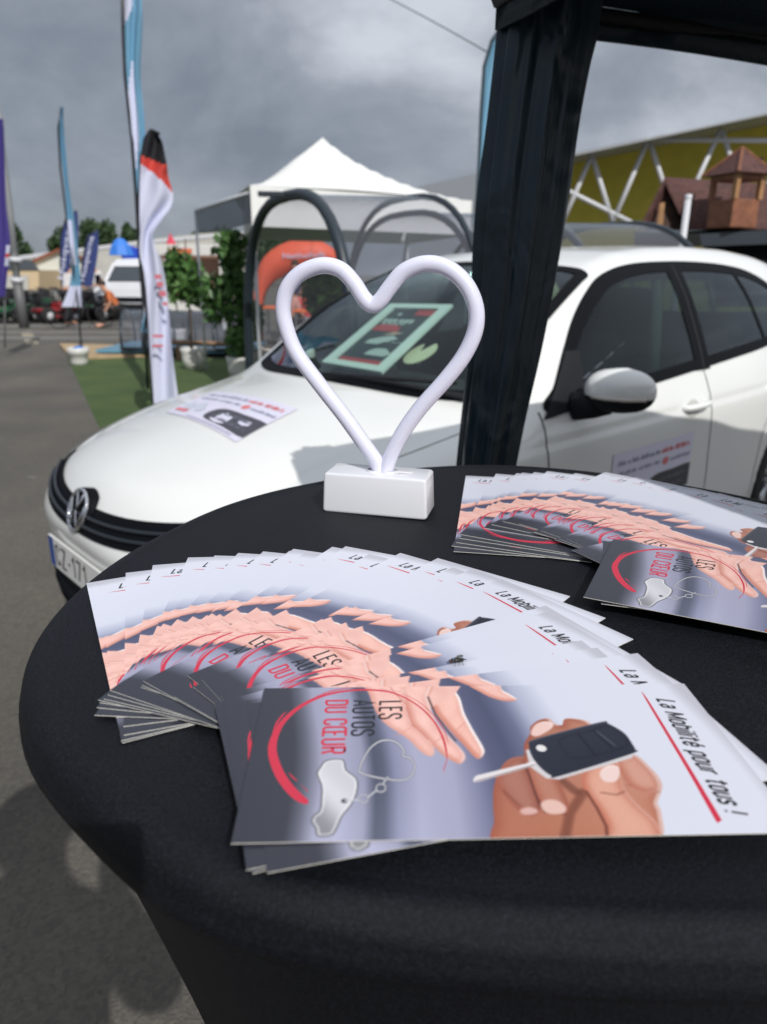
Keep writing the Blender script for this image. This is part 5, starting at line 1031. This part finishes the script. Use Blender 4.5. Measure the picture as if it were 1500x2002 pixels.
# ------------------------------------------------------------------ skinned people
def skin(nm, joints, edges, rad, m_, parent, sub=2, root=0):
    me = bpy.data.meshes.new(nm); me.from_pydata(joints, edges, []); me.materials.append(m_); o = bpy.data.objects.new(nm, me); COL.objects.link(o); o.parent = parent
    sm = o.modifiers.new('skin', 'SKIN'); sm.use_smooth_shade = True
    for i, r in enumerate(rad):
        r = r if hasattr(r, '__len__') else (r, r); o.data.skin_vertices[0].data[i].radius = r
    o.data.skin_vertices[0].data[root].use_root = True; o.modifiers.new('sub', 'SUBSURF').levels = sub; o.modifiers['sub'].render_levels = sub; return o
SKN = mat('skin', (.52, .28, .19), rough=.55); HAIR = mat('hair', (.04, .025, .018), rough=.7)
def person(loc, rz, lab, top, bottom, lean=0., arms=((.1, -.2), (.1, -.2)), seat=False, sc=1., step=.0, hairm=None, grp=None, hs_=1.):
    t = empty('person', loc, lab, 'person', grp, rz); c_, s_ = math.cos(lean), math.sin(lean)
    hz = .95 if not seat else .50
    def up(x, y, z): return (x*sc, (y*c_-z*s_)*sc, (hz+y*s_+z*c_)*sc)     # above the hips, leaning towards -y
    J = [up(0, 0, 0), up(0, 0, .22), up(0, 0, .45), up(0, -.01, .55), up(0, -.03, .66), up(0, -.03, .75)]; Rr = [(.15, .11), (.14, .10), (.17, .11), (.06, .06), (.085, .095), (.06, .07)]; E = [(0, 1), (1, 2), (2, 3), (3, 4), (4, 5)]
    SH = []
    for k, s2 in enumerate((-1, 1)):
        f_, d_ = arms[k]; i = len(J); el = up(s2*.24, -f_*.6, .45-.26+abs(f_)*.25); ha = up(s2*.20, -f_*1.6, .45-.26+abs(f_)*.25+d_)
        J += [up(s2*.19, 0, .47), el, ha, up(s2*.18, -f_*1.6-.06, .45-.28+abs(f_)*.25+d_)]; Rr += [.06, .045, .032, .035]; E += [(2, i), (i, i+1), (i+1, i+2), (i+2, i+3)]; SH.append(i)
    LG = []
    for s2 in (-1, 1):
        i = len(J); st = step*s2
        if seat: J += [(s2*.09*sc, 0, hz*sc), (s2*.11*sc, -.42*sc, .50*sc), (s2*.11*sc, -.44*sc, .09*sc), (s2*.11*sc, -.62*sc, .04*sc)]
        else: J += [(s2*.09*sc, 0, (hz-.05)*sc), (s2*.10*sc, (-st*.5-.02)*sc, .50*sc), (s2*.10*sc, (-st+.03)*sc, .09*sc), (s2*.11*sc, (-st-.14)*sc, .04*sc)]
        Rr += [.095, .065, .045, .04]; E += [(0, i), (i, i+1), (i+1, i+2), (i+2, i+3)]; LG.append(i)
    body = skin('body', J, E, [tuple(np.array(r)*sc) if hasattr(r, '__len__') else r*sc for r in Rr], SKN, t)
    def subset(nm, ids, grow, m_):
        mp = {a: b for b, a in enumerate(ids)}; ee = [(mp[a], mp[b]) for a, b in E if a in mp and b in mp]; rr = []
        for a in ids: r = Rr[a]; rr.append(tuple((np.array(r)+grow)*sc) if hasattr(r, '__len__') else (r+grow)*sc)
        return skin(nm, [J[a] for a in ids], ee, rr, m_, t, 2, 0)
    subset('shirt', [0, 1, 2]+[SH[0], SH[0]+1, SH[1], SH[1]+1], .018, top); subset('trousers', [0]+[a+k for a in LG for k in (0, 1, 2)], .016, bottom)
    h = up(0, -.02, .71); MB().ball((h[0], h[1]+.02*sc, h[2]+.035*sc), (.088*sc*hs_, .10*sc*hs_, .085*sc*hs_)).build('hair', hairm or HAIR, t, True)
    return t, up
C_W = mat('cotton_white', (.62, .60, .60), rough=.85); C_B = mat('trousers_black', (.015, .015, .018), rough=.85); C_O = mat('shirt_orange', (.55, .16, .06), rough=.85); C_R = mat('shirt_red', (.5, .05, .05), rough=.85); C_N = mat('shirt_navy', (.03, .04, .09), rough=.85); C_G = mat('shirt_grey', (.2, .2, .21), rough=.85); C_P = mat('shirt_pink', (.55, .28, .24), rough=.85)
def pp(px, y): p = by(px, 560, y); return (p[0], p[1], 0)
person(pp(128, 19.5), R(150), 'person in white top and black trousers leaning forward beside the navy flags', C_W, C_B, .45, ((.28, .02), (.25, -.05)), step=.18, sc=.93)
person(pp(226, 19.), R(-60), 'person in orange and red clothes crouching before the white van', C_O, C_B, .5, ((.2, -.1), (.2, -.1)), seat=True, sc=.95)
person(pp(186, 24.), R(20), 'person in pale clothes standing beside the shorter navy flag', C_W, C_G, .05, sc=.95)
for k, (px, y, rz, a, b, lab, st) in enumerate(((560, 14.2, 40, C_P, C_B, 'person in pink seated under the orange arch', True), (600, 14.6, -150, C_R, C_G, 'person in red seated right of the one in pink', True), (578, 15.4, 10, C_N, C_B, 'person in navy standing behind the orange tables', False), (645, 15.2, -40, C_O, C_B, 'person in orange standing at the right under the arch', False))):
    person(pp(px, y), R(rz), lab, a, b, .1, ((.2, 0), (.15, 0)), seat=st, sc=.92)

# ------------------------------------------------------------------ lawn tractors and bikes in front of the far stalls
GRN = mat('tractor_green', (.015, .10, .04), rough=.35, coat=.3); REDM = mat('tractor_red', (.28, .015, .02), rough=.35, coat=.3); YEL = mat('lime_green', (.10, .42, .05), rough=.4)
def tractor(m_):
    t = empty('lawn_tractor', (0, 0, 0), None, 'lawn tractor')
    MB().rbox((.42, 0, .55), (.70, .50, .34), .07).build('bonnet', m_, t, True); MB().rbox((-.25, 0, .42), (.75, .62, .14), .04).build('chassis', m_, t, True)
    MB().rbox((-.35, 0, .62), (.42, .42, .1), .04).build('seat', FBLK, t, True); MB().rbox((-.55, 0, .82), (.09, .4, .34), .04).build('backrest', FBLK, t, True)
    q = MB().tube([(-.02, .17*math.cos(a), .92+.17*math.sin(a)*.5) for a in np.linspace(0, 2*math.pi, 16, endpoint=False)], .016, 6, closed=True); q.tube([(.12, 0, .6), (-.02, 0, .92)], .02, 6); q.build('steering_wheel', FBLK, t, True)
    for x, r_, w_ in ((.55, .19, .14), (-.45, .26, .22)):
        for s_ in (-1, 1):
            wq = MB().lathe([(r_*.5, -w_/2), (r_*.95, -w_/2), (r_, -w_/4), (r_, w_/4), (r_*.95, w_/2), (r_*.5, w_/2)], (x, s_*.36, r_), 18, axis='Y').build('wheel', TYR, t, True)
            MB().lathe([(0, -w_*.4), (r_*.52, -w_*.45), (r_*.52, w_*.45), (0, w_*.4)], (x, s_*.36, r_), 14, axis='Y').build('hub', WHM, wq, True)
    for s_ in (-1, 1): MB().ball((.77, s_*.15, .58), (.03, .06, .05)).build('headlight', CHR, t, True)
    MB().rbox((.05, 0, .22), (.7, .95, .14), .05).build('mower_deck', m_, t, True); return t
def copy_tree(o, par=None):
    c = o.copy(); COL.objects.link(c); c.parent = par
    for ch in list(o.children): copy_tree(ch, c)
    return c
tg_, tr_, tk_ = tractor(GRN), tractor(REDM), tractor(mat('tractor_black', (.02, .021, .023), rough=.35, coat=.3))
sp = [(12, 20.5, 100, 0, 'green lawn tractor at the far left edge in front of the long hall'), (62, 22.5, 80, 0, 'green lawn tractor just right of the lamp post'), (98, 20.5, 60, 1, 'red lawn tractor between lamp post and white bucket flag'), (82, 25, 120, 0, 'green lawn tractor in the back row behind the red one'), (172, 22.5, 95, 0, 'green lawn tractor behind the leaning person'), (35, 25.5, 85, 2, 'black lawn tractor in the back row behind the lamp post'), (196, 21.5, 70, 2, 'black lawn tractor directly before the white van'), (146, 21.5, 110, 2, 'black lawn tractor right of the red one')]
seen_ = set()
for px, y, rz, kind, lab in sp:
    src = (tg_, tr_, tk_)[kind]; o = copy_tree(src) if kind in seen_ else src; seen_.add(kind)
    o.location = Vector(pp(px, y)); o.rotation_euler = (0, 0, R(rz)); o['label'] = lab; o['group'] = 'lawn tractors lined up across the car park'; o.scale = (.82, .82, .82)
def bike(loc, rz, lab, m_):
    t = empty('bicycle', loc, lab, 'bicycle', 'bicycles among the lawn tractors', rz)
    for x in (-.5, .5):
        MB().tube([(x+.33*math.cos(a), 0, .34+.33*math.sin(a)) for a in np.linspace(0, 2*math.pi, 24, endpoint=False)], .016, 6, closed=True).build('wheel', TYR, t, True)
    q = MB(); 
    for a, b in (((-.5, .34), (-.12, .34)), ((-.12, .34), (-.22, .80)), ((-.22, .75), (.36, .80)), ((-.12, .34), (.36, .74)), ((.5, .34), (.34, .92)), ((-.5, .34), (-.2, .72))): q.tube([(a[0], 0, a[1]), (b[0], 0, b[1])], .016, 6)
    q.build('frame', m_, t, True); MB().tube([(.34, -.25, .95), (.36, 0, .93), (.34, .25, .95)], .013, 6).build('handlebar', FBLK, t, True); MB().rbox((-.24, 0, .86), (.24, .13, .05), .02).build('saddle', FBLK, t, True)
bike(pp(150, 18.6), R(25), 'dark bicycle leaning near the white bucket', FBLK); bike(pp(118, 23.2), R(-10), 'silver bicycle behind the person in white', STEEL); bike(pp(48, 20.), R(10), 'dark bicycle beside the foot of the lamp post', FBLK)

# ------------------------------------------------------------------ white van
vb = by(246, 600, 21.5); van = empty('white_van', (vb[0], vb[1], 0), 'white van facing the camera behind the flags', 'van', rz=R(-8)); van.scale = (.98, .98, .93); VW_ = mat('van_paint', (.72, .73, .76), rough=.3, coat=.5)
mb = MB(); sec = [(-.0, .36, .92, .95), (-.02, .62, .98, .98), (.05, .95, .97, .97), (.55, 1.12, .95, .95), (1.0, 1.70, .82, .95), (1.3, 1.86, .80, .95), (3.9, 1.86, .82, .95), (3.95, .35, .92, .95)]
V = []; 
for (yy, z, hw, hb) in sec: V += [(-hb, yy, .30), (-hb, yy, min(z, .98)), (-hw, yy, z), (0, yy, z+.02), (hw, yy, z), (hb, yy, min(z, .98)), (hb, yy, .30)]
mb.add(V, grid_faces(8, 7)+[tuple(range(7))]); mb.build('body', VW_, van)
MB().add([(-.80, .56, 1.175), (.80, .56, 1.175), (.70, .905, 1.64), (-.70, .905, 1.64)], [(0, 1, 2, 3)]).build('windscreen', mat('van_glass', (.035, .045, .055), rough=.1, coat=1), van)
MB().rbox((0, -.035, .66), (1.15, .05, .12), .02).build('grille', TRIM, van); MB().rbox((0, -.03, .42), (1.9, .12, .2), .05).build('bumper', TRIMM, van, True)
for s_ in (-1, 1):
    MB().ball((s_*.76, .0, .72), (.15, .06, .10)).build('headlight', CHR, van, True); MB().rbox((s_*1.12, .62, 1.22), (.16, .1, .30), .03).build('mirror', TRIM, van, True)
    for yy in (.75, 3.2): MB().lathe([(0, -.1), (.3, -.1), (.33, -.06), (.33, .06), (.3, .1), (0, .1)], (s_*.86, yy, .33), 20, axis='X').build('wheel', TYR, van, True)
    MB().add([(s_*.957, 1.15, 1.02), (s_*.957, 1.9, 1.02), (s_*.86, 1.9, 1.6), (s_*.86, 1.3, 1.6)], [(0, 1, 2, 3)]).build('side_window', MATS['van_glass'], van)
# canopies and umbrellas beyond
BLU = mat('canopy_blue', (.02, .07, .55), rough=.6); BLU2 = mat('canopy_bright_blue', (.04, .20, .68), rough=.6); PINK = mat('canopy_red', (.62, .05, .09), rough=.6); ORG = mat('arch_orange', (.85, .14, .075), rough=.55)
u1 = empty('blue_parasol', (*P2(238, 500, 31), 0), 'bright blue parasol above the white van', 'parasol'); MB().lathe([(.52, 2.0), (.40, 2.35), (.2, 2.6), (0, 2.68)], (0, 0, 0), 8).build('canopy', BLU2, u1); MB().tube([(0, 0, 0), (0, 0, 2.6)], .03, 6).build('pole', STEEL, u1)
gazebo('blue_canopy', [P2(236, 500, 33), P2(272, 500, 33), P2(274, 500, 35), P2(240, 500, 35)], 1.9, 2.35, 2.5, BLU, 'dark blue market canopy behind the white van roof', 'canopy')
gazebo('red_canopy', [P2(312, 500, 34), P2(362, 500, 34), P2(360, 500, 37), P2(312, 500, 37)], 1.75, 2.10, 3.1, PINK, 'red pointed canopy above the food stall', 'canopy')
for k, (px, w_) in enumerate(((330, 50), (336, 44))): pass
fs = empty('food_stall', (*P2(385, 600, 18.5), 0), 'white food stall with red stripes behind the potted tree', 'stall'); fs.scale = (1.05, 1, 1.24); CREAM = mat('stall_white', (.66, .65, .62), rough=.6)
for (x0, x1, z0, z1, m_, nm) in ((-.85, .75, 1.42, 1.62, CREAM, 'fascia'), (-.85, .75, .35, .62, CREAM, 'counter'), (-.9, -.74, 0, 1.5, CREAM, 'side_post'), (.62, .75, 0, 1.5, CREAM, 'side_post')):
    MB().rbox(((x0+x1)/2, 0, (z0+z1)/2), (x1-x0, .35, z1-z0), .02).build(nm, m_, fs)
MB().box((-.05, .5, .75), (1.5, .04, 1.4)).build('back_panel', mat('stall_brown', (.22, .12, .08), rough=.7), fs); MB().box((-.25, -.19, 1.50), (.55, .01, .09)).build('sign_panel', mat('stall_orange', (.65, .15, .06), rough=.6), fs)
for k in range(6): MB().ball((-.65+.22*k, -.1, .66+.01*k), (.07, .07, .06)).build('produce', (REDM if k % 2 else CREAM), fs, True)
MB().box((-.05, -.05, .98), (1.5, .5, .05)).build('shelf', CREAM, fs)
# orange inflatable arch with tables beneath
ar = empty('orange_arch', (*P2(590, 640, 15.5), 0), 'orange arched tent with faint white lettering under the white gazebo', 'arch tent')
oc = catmull([(502, 600), (503, 540), (515, 505), (545, 480), (588, 467), (625, 471), (652, 488), (668, 514), (676, 540)], 6, False); ic = catmull([(508, 605), (514, 575), (530, 552), (552, 540), (585, 530), (615, 524), (642, 522), (660, 526), (672, 545)], 6, False)
V = []; k = len(oc)
for dy, sc_ in ((0, 1), (.0, 1)):
    pass
for yo in (0, .5):
    for c_ in (oc, ic):
        for px, py in c_: p = by(px, py, 15.5); V.append(rel((p[0], p[1]+yo, p[2]), ar))
Fq = []
for a, b in ((0, 1), (1, 3), (3, 2), (2, 0)): Fq += [(a*k+i, a*k+i+1, b*k+i+1, b*k+i) for i in range(k-1)]
MB().add(V, Fq).build('canopy', ORG, ar, True); a = by(553, 506, 15.45); b = by(636, 503, 15.45); wtext('Netho\u00eflolh', a, b-a, (0, 0, 1), .11, np.linalg.norm(b-a), LWHT, ar)
for px in (503, 672): p = by(px, 570, 15.6); MB().tube([rel(p, ar), rel((p[0], p[1], 0), ar)], .07, 8).build('arch_leg', ORG, ar, True)
OT = mat('table_orange', (.8, .16, .04), rough=.5)
def otab(px, y, lab):
    t = empty('orange_table', pp(px, y), lab, 'table', 'orange tables under the arch'); MB().rbox((0, 0, .72), (.7, .6, .04), .015).build('top', OT, t)
    for sx_ in (-1, 1):
        for sy_ in (-1, 1): MB().tube([(sx_*.3, sy_*.25, 0), (sx_*.3, sy_*.25, .71)], .015, 5).build('leg', STEEL, t)
otab(612, 13.6, 'orange table nearest the heart lamp outline'); otab(548, 14.8, 'orange table left, beside the person in pink'); otab(655, 13.9, 'orange table at the right end under the arch')
# long shed, house, far hall
LG_ = mat('shed_grey', (.50, .49, .45), rough=.8, noise=.06, nscale=1); RT = mat('roof_tile', (.22, .07, .04), rough=.8, noise=.25, nscale=4); HW = mat('house_white', (.62, .64, .60), rough=.8); CRM = mat('cream_wall', (.62, .48, .30), rough=.8)
hs = empty('white_house', (*P2(92, 560, 60), 0), 'white gabled house with a red tiled roof edge behind the navy flags', 'house'); hl_ = np.array(hs.location)
def hp_(px, py, y): return tuple(by(px, py, y)-hl_)
def prism(front, back): n = len(front); return front+back, [tuple(range(n)), tuple(range(2*n-1, n-1, -1))]+[(i, (i+1) % n, n+(i+1) % n, n+i) for i in range(n)]
v_, f_ = prism([hp_(68, 600, 60), hp_(68, 512, 60), hp_(122, 488, 60), hp_(168, 512, 60), hp_(168, 600, 60)], [hp_(68, 600, 70), hp_(68, 516, 70), hp_(122, 492, 70), hp_(168, 516, 70), hp_(168, 600, 70)]); MB().add(v_, f_).build('wall', HW, hs)
v_, f_ = prism([hp_(64, 513, 59.6), hp_(64, 507, 59.6), hp_(122, 482, 59.6), hp_(172, 507, 59.6), hp_(172, 513, 59.6), hp_(122, 488, 59.6)], [hp_(64, 517, 70.4), hp_(64, 511, 70.4), hp_(122, 486, 70.4), hp_(172, 511, 70.4), hp_(172, 517, 70.4), hp_(122, 492, 70.4)]); MB().add(v_, f_).build('roof', RT, hs)
def blk(nm, lab, cat, pts, y, dep, m_, extra=()):
    t = empty(nm, (*P2(pts[0][0], 560, y), 0), lab, cat); l = np.array(t.location); v_, f_ = prism([tuple(by(*p, y)-l) for p in pts], [tuple(by(*p, y)-l+np.array([0, dep, 0])) for p in pts]); MB().add(v_, f_).build('wall', m_, t)
    for (pt, m2, n2) in extra: MB().add([tuple(by(*p, y-.08)-l) for p in pt]+[tuple(by(*p, y-.02)-l) for p in pt], [tuple(range(len(pt))), tuple(range(2*len(pt)-1, len(pt)-1, -1))]).build(n2, m2, t)
    return t
blk('long_shed', 'long pale shed roof stretching behind the flags to the white gazebo', 'shed', [(-60, 600), (-60, 512), (40, 500), (290, 468), (400, 456), (480, 452), (480, 600)], 75, 14, LG_, [([(-60, 520), (-60, 512), (290, 469), (480, 453), (480, 459), (290, 476)], WHM, 'roof_edge')])
blk('cream_building', 'cream building with dark roof and blinds at the left edge', 'building', [(-40, 600), (-40, 528), (76, 528), (76, 600)], 56, 6, CRM, [([(-40, 528), (-40, 508), (62, 508), (78, 528)], mat('slate', (.07, .085, .10), rough=.7), 'roof'), ([(12, 575), (12, 538), (28, 538), (28, 575)], LG_, 'blind'), ([(40, 575), (40, 538), (56, 538), (56, 575)], LG_, 'blind')])
blk('grey_hall', 'grey hall roof rising behind the right side of the white gazebo', 'hall', [(780, 600), (820, 364), (935, 338), (1300, 262), (1300, 600)], 62, 20, mat('hall_grey', (.23, .25, .28), rough=.8))
# yellow hall with white trusses
YW = mat('yellow_wall', (.56, .49, .07), rough=.8, noise=.06, nscale=2)
yh = empty('yellow_hall', (*P2(1300, 560, 30), 0), 'yellow hall with white lattice girders behind the car', 'hall'); yl = np.array(yh.location)
def yp(px, py, y): return tuple(by(px, py, y)-yl)
v_, f_ = prism([yp(1040, 620, 31), yp(1040, 335, 31), yp(1110, 318, 31), yp(1700, 205, 31), yp(1700, 620, 31)], [yp(1040, 620, 40), yp(1040, 345, 40), yp(1110, 330, 40), yp(1700, 230, 40), yp(1700, 620, 40)]); MB().add(v_, f_).build('wall', YW, yh)
MB().add([yp(1040, 322, 26), yp(1720, 178, 26), yp(1700, 205, 31.2), yp(1040, 336, 31.2), yp(1040, 318, 26), yp(1720, 174, 26), yp(1700, 196, 31.4), yp(1040, 327, 31.4)], [(0, 1, 2, 3), (4, 7, 6, 5), (0, 4, 5, 1)]).build('roof', mat('eave_grey', (.30, .31, .32), rough=.7), yh)
for a, b in (((1098, 440), (1157, 303)), ((1157, 303), (1199, 438)), ((1196, 440), (1267, 273)), ((1269, 273), (1318, 425)), ((1322, 440), (1408, 255)), ((1412, 255), (1462, 420)), ((1470, 430), (1560, 225)), ((1060, 348), (1250, 443)), ((1262, 273), (1700, 277)), ((1100, 315), (1060, 430))):
    MB().tube([yp(*a, 27), yp(*b, 27)], .085, 6).build('girder', WHM, yh, True)
MB().add([yp(1472, 345, 30.9), yp(1492, 345, 30.9), yp(1492, 308, 30.9), yp(1472, 308, 30.9)], [(0, 1, 2, 3)]).build('blue_panel', mat('panel_blue', (.01, .05, .2), rough=.5), yh)
# wooden playhouse standing on a dark trailer
ph_ = empty('wooden_playhouse', (*P2(1370, 450, 8.), 0), 'brown wooden playhouse with a pointed lookout tower', 'playhouse'); pl0 = np.array(ph_.location)
def wp_(px, py, y=8.): return tuple(by(px, py, y)-pl0)
SHG_ = mat('brown_shingle', (.085, .035, .03), rough=.8, noise=.35, nscale=25); TIM = mat('orange_timber', (.22, .085, .042), rough=.6, noise=.25, nscale=12); TIML = mat('light_timber', (.36, .19, .08), rough=.6, noise=.2, nscale=12); DKW = mat('dark_timber', (.06, .03, .022), rough=.7, noise=.3, nscale=14)
v_, f_ = prism([wp_(1262, 450), wp_(1302, 356), wp_(1338, 450)], [wp_(1262+190, 448, 9.2), wp_(1302+190, 366, 9.2), wp_(1338+190, 448, 9.2)]); MB().add(v_, f_).build('gable_wall', DKW, ph_)
v_, f_ = prism([wp_(1248, 448, 7.9), wp_(1300, 346, 7.9), wp_(1348, 446, 7.9), wp_(1342, 446, 7.9), wp_(1300, 358, 7.9), wp_(1256, 448, 7.9)], [wp_(1440, 448, 9.4), wp_(1480, 358, 9.4), wp_(1530, 440, 9.4), wp_(1524, 440, 9.4), wp_(1480, 366, 9.4), wp_(1446, 448, 9.4)]); MB().add(v_, f_).build('main_roof', SHG_, ph_)
v_, f_ = prism([wp_(1338, 448, 7.6), wp_(1362, 372, 7.8), wp_(1600, 350, 7.8), wp_(1600, 448, 7.6)], [wp_(1338, 444, 8.8), wp_(1362, 376, 8.4), wp_(1600, 356, 8.4), wp_(1600, 444, 8.8)]); MB().add(v_, f_).build('side_roof', SHG_, ph_)
MB().add([wp_(1284, 448, 7.89), wp_(1296, 448, 7.89), wp_(1300, 395, 7.89), wp_(1290, 398, 7.89)], [(0, 1, 2, 3)]).build('door', TIML, ph_)
tc_ = np.array(wp_(1435, 400, 7.3)); hw = .155
zb_, zm_, ze_, zp_ = wp_(1435, 447, 7.3)[2], wp_(1435, 392, 7.3)[2], wp_(1435, 343, 7.3)[2], wp_(1441, 288, 7.3)[2]
MB().rbox((tc_[0], tc_[1], (zb_+zm_)/2), (hw*2, hw*2, zm_-zb_), .01, .35).build('tower_base', TIM, ph_)
c35, s35 = math.cos(.35), math.sin(.35)
for sx_ in (-1, 1):
    for sy_ in (-1, 1):
        x, y = sx_*hw*.92, sy_*hw*.92; MB().box((tc_[0]+x*c35-y*s35, tc_[1]+x*s35+y*c35, (zm_+ze_)/2), (.045, .045, ze_-zm_), .35).build('tower_post', TIML if sy_ < 0 else TIM, ph_)
MB().rbox((tc_[0], tc_[1], ze_-.02), (hw*2.1, hw*2.1, .06), .008, .35).build('tower_rail', TIM, ph_)
V = [(tc_[0]+a*hw*1.45*c35-b*hw*1.45*s35, tc_[1]+a*hw*1.45*s35+b*hw*1.45*c35, ze_) for a, b in ((-1, -1), (1, -1), (1, 1), (-1, 1))]+[(tc_[0], tc_[1], zp_)]
MB().add(V, [(0, 1, 4), (1, 2, 4), (2, 3, 4), (3, 0, 4), (3, 2, 1, 0)]).build('tower_roof', SHG_, ph_)
for i in range(4): MB().tube([V[i], V[4]], .014, 5).build('roof_batten', TIM, ph_)
r_2 = random.Random(3)
for i in range(16):
    t = i/15; p = np.array(wp_(1250+ (1300-1250)*t, 446-(446-346)*t, 7.88)); 
tl_ = empty('dark_trailer', (*P2(1450, 500, 7.6), 0), 'dark flatbed trailer carrying the wooden playhouse', 'trailer'); tl0 = np.array(tl_.location)
v_, f_ = prism([tuple(by(1368, 458, 7.2)-tl0), tuple(by(1700, 436, 7.2)-tl0), tuple(by(1700, 470, 7.2)-tl0), tuple(by(1372, 482, 7.2)-tl0)], [tuple(by(1240, 452, 9.6)-tl0), tuple(by(1700, 436, 9.6)-tl0), tuple(by(1700, 470, 9.6)-tl0), tuple(by(1240, 480, 9.6)-tl0)]); MB().add(v_, f_).build('bed', FRD, tl_)
v_, f_ = prism([tuple(by(1375, 478, 7.35)-tl0), tuple(by(1700, 462, 7.35)-tl0), tuple(by(1700, 600, 7.35)-tl0), tuple(by(1385, 600, 7.35)-tl0)], [tuple(by(1375, 478, 9.3)-tl0), tuple(by(1700, 462, 9.3)-tl0), tuple(by(1700, 600, 9.3)-tl0), tuple(by(1385, 600, 9.3)-tl0)]); MB().add(v_, f_).build('side_board', TRIM, tl_)
for px in (1420, 1600):
    p = by(px, 600, 7.4); MB().lathe([(0, -.1), (.34, -.1), (.38, -.05), (.38, .05), (.34, .1), (0, .1)], rel((p[0], 7.5, .38), tl_), 24, axis='Y').build('wheel', TYR, tl_, True)
p = by(1335, 470, 6.6); gp = empty('grey_post', (p[0], p[1], 0), 'short grey post end in front of the wooden playhouse', 'post'); MB().tube([(0, 0, 0), (0, 0, by(1337, 388, 6.6)[2])], .027, 10).build('shaft', WHM, gp, True); MB().lathe([(.03, 0), (.03, .03), (0, .035)], (0, 0, by(1337, 388, 6.6)[2]), 12).build('cap', WHM, gp, True)
# overhead cable
MB().tube([tuple(by(640+i*12.5, -62+i*5.8+.03*i*i, 14.-.2*i)) for i in range(-70, 26)], .007, 5).build('overhead_cable', BLKP, None, True); tag(bpy.data.objects['overhead_cable'], 'thin dark overhead cable crossing the sky above the gazebo', 'cable')
# trees on the horizon
def fartree(px, pyt, w_, y, lab, seed):
    b = by(px, 560, y); zt_ = by(px, pyt, y)[2]; t = empty('distant_tree', (b[0], b[1], 0), lab, 'tree', 'trees behind the long shed'); hw_ = w_/1389*y/2
    MB().tube([(0, 0, 0), (.1, 0, zt_*.4), (0, 0, zt_*.8)], [.3, .22, .08], 7).build('trunk', BARK, t, True); r = random.Random(seed)
    bl_ = [((r.uniform(-.6, .6)*hw_, r.uniform(-.5, .5)*hw_, zt_*r.uniform(.45, .85)), (hw_*r.uniform(.35, .55),)*2+(zt_*r.uniform(.14, .22),), 1/9) for _ in range(9)]
    foliage('crown', bl_, 2600, .30, LEAFD, t, seed)
for a in ((30, 432, 70, 90, 'dark tree behind the lamp post at the left edge', 1), (140, 440, 60, 92, 'dark tree rising between the two navy flags', 2), (205, 424, 62, 90, 'dark tree above the blue parasol', 3), (262, 436, 34, 92, 'dark tree just left of the curled flag', 4), (430, 448, 110, 84, 'wide dark tree under the mesh awning', 5), (-40, 440, 70, 90, 'dark tree at the far left beyond the banner', 6), (560, 455, 120, 84, 'dark tree behind the orange arch', 7)): fartree(*a)
# photographer and phone
phn = empty('phone', (0, 0, 0), 'phone held up by the photographer', 'phone'); phn.matrix_world = cam.matrix_world.copy()
q = MB().rbox((0, 0, 0), (.072, .148, .008), .003, 0, 0, 3); o = q.build('case', FBLK, phn, True); o.location = (-.022, -.058, .022)
person((-.125, -.28, 0), R(180), 'photographer in dark clothes holding up a phone behind the table', C_N, C_B, .04, ((.15, .02), (.15, .02)), sc=.99, hs_=1.25)
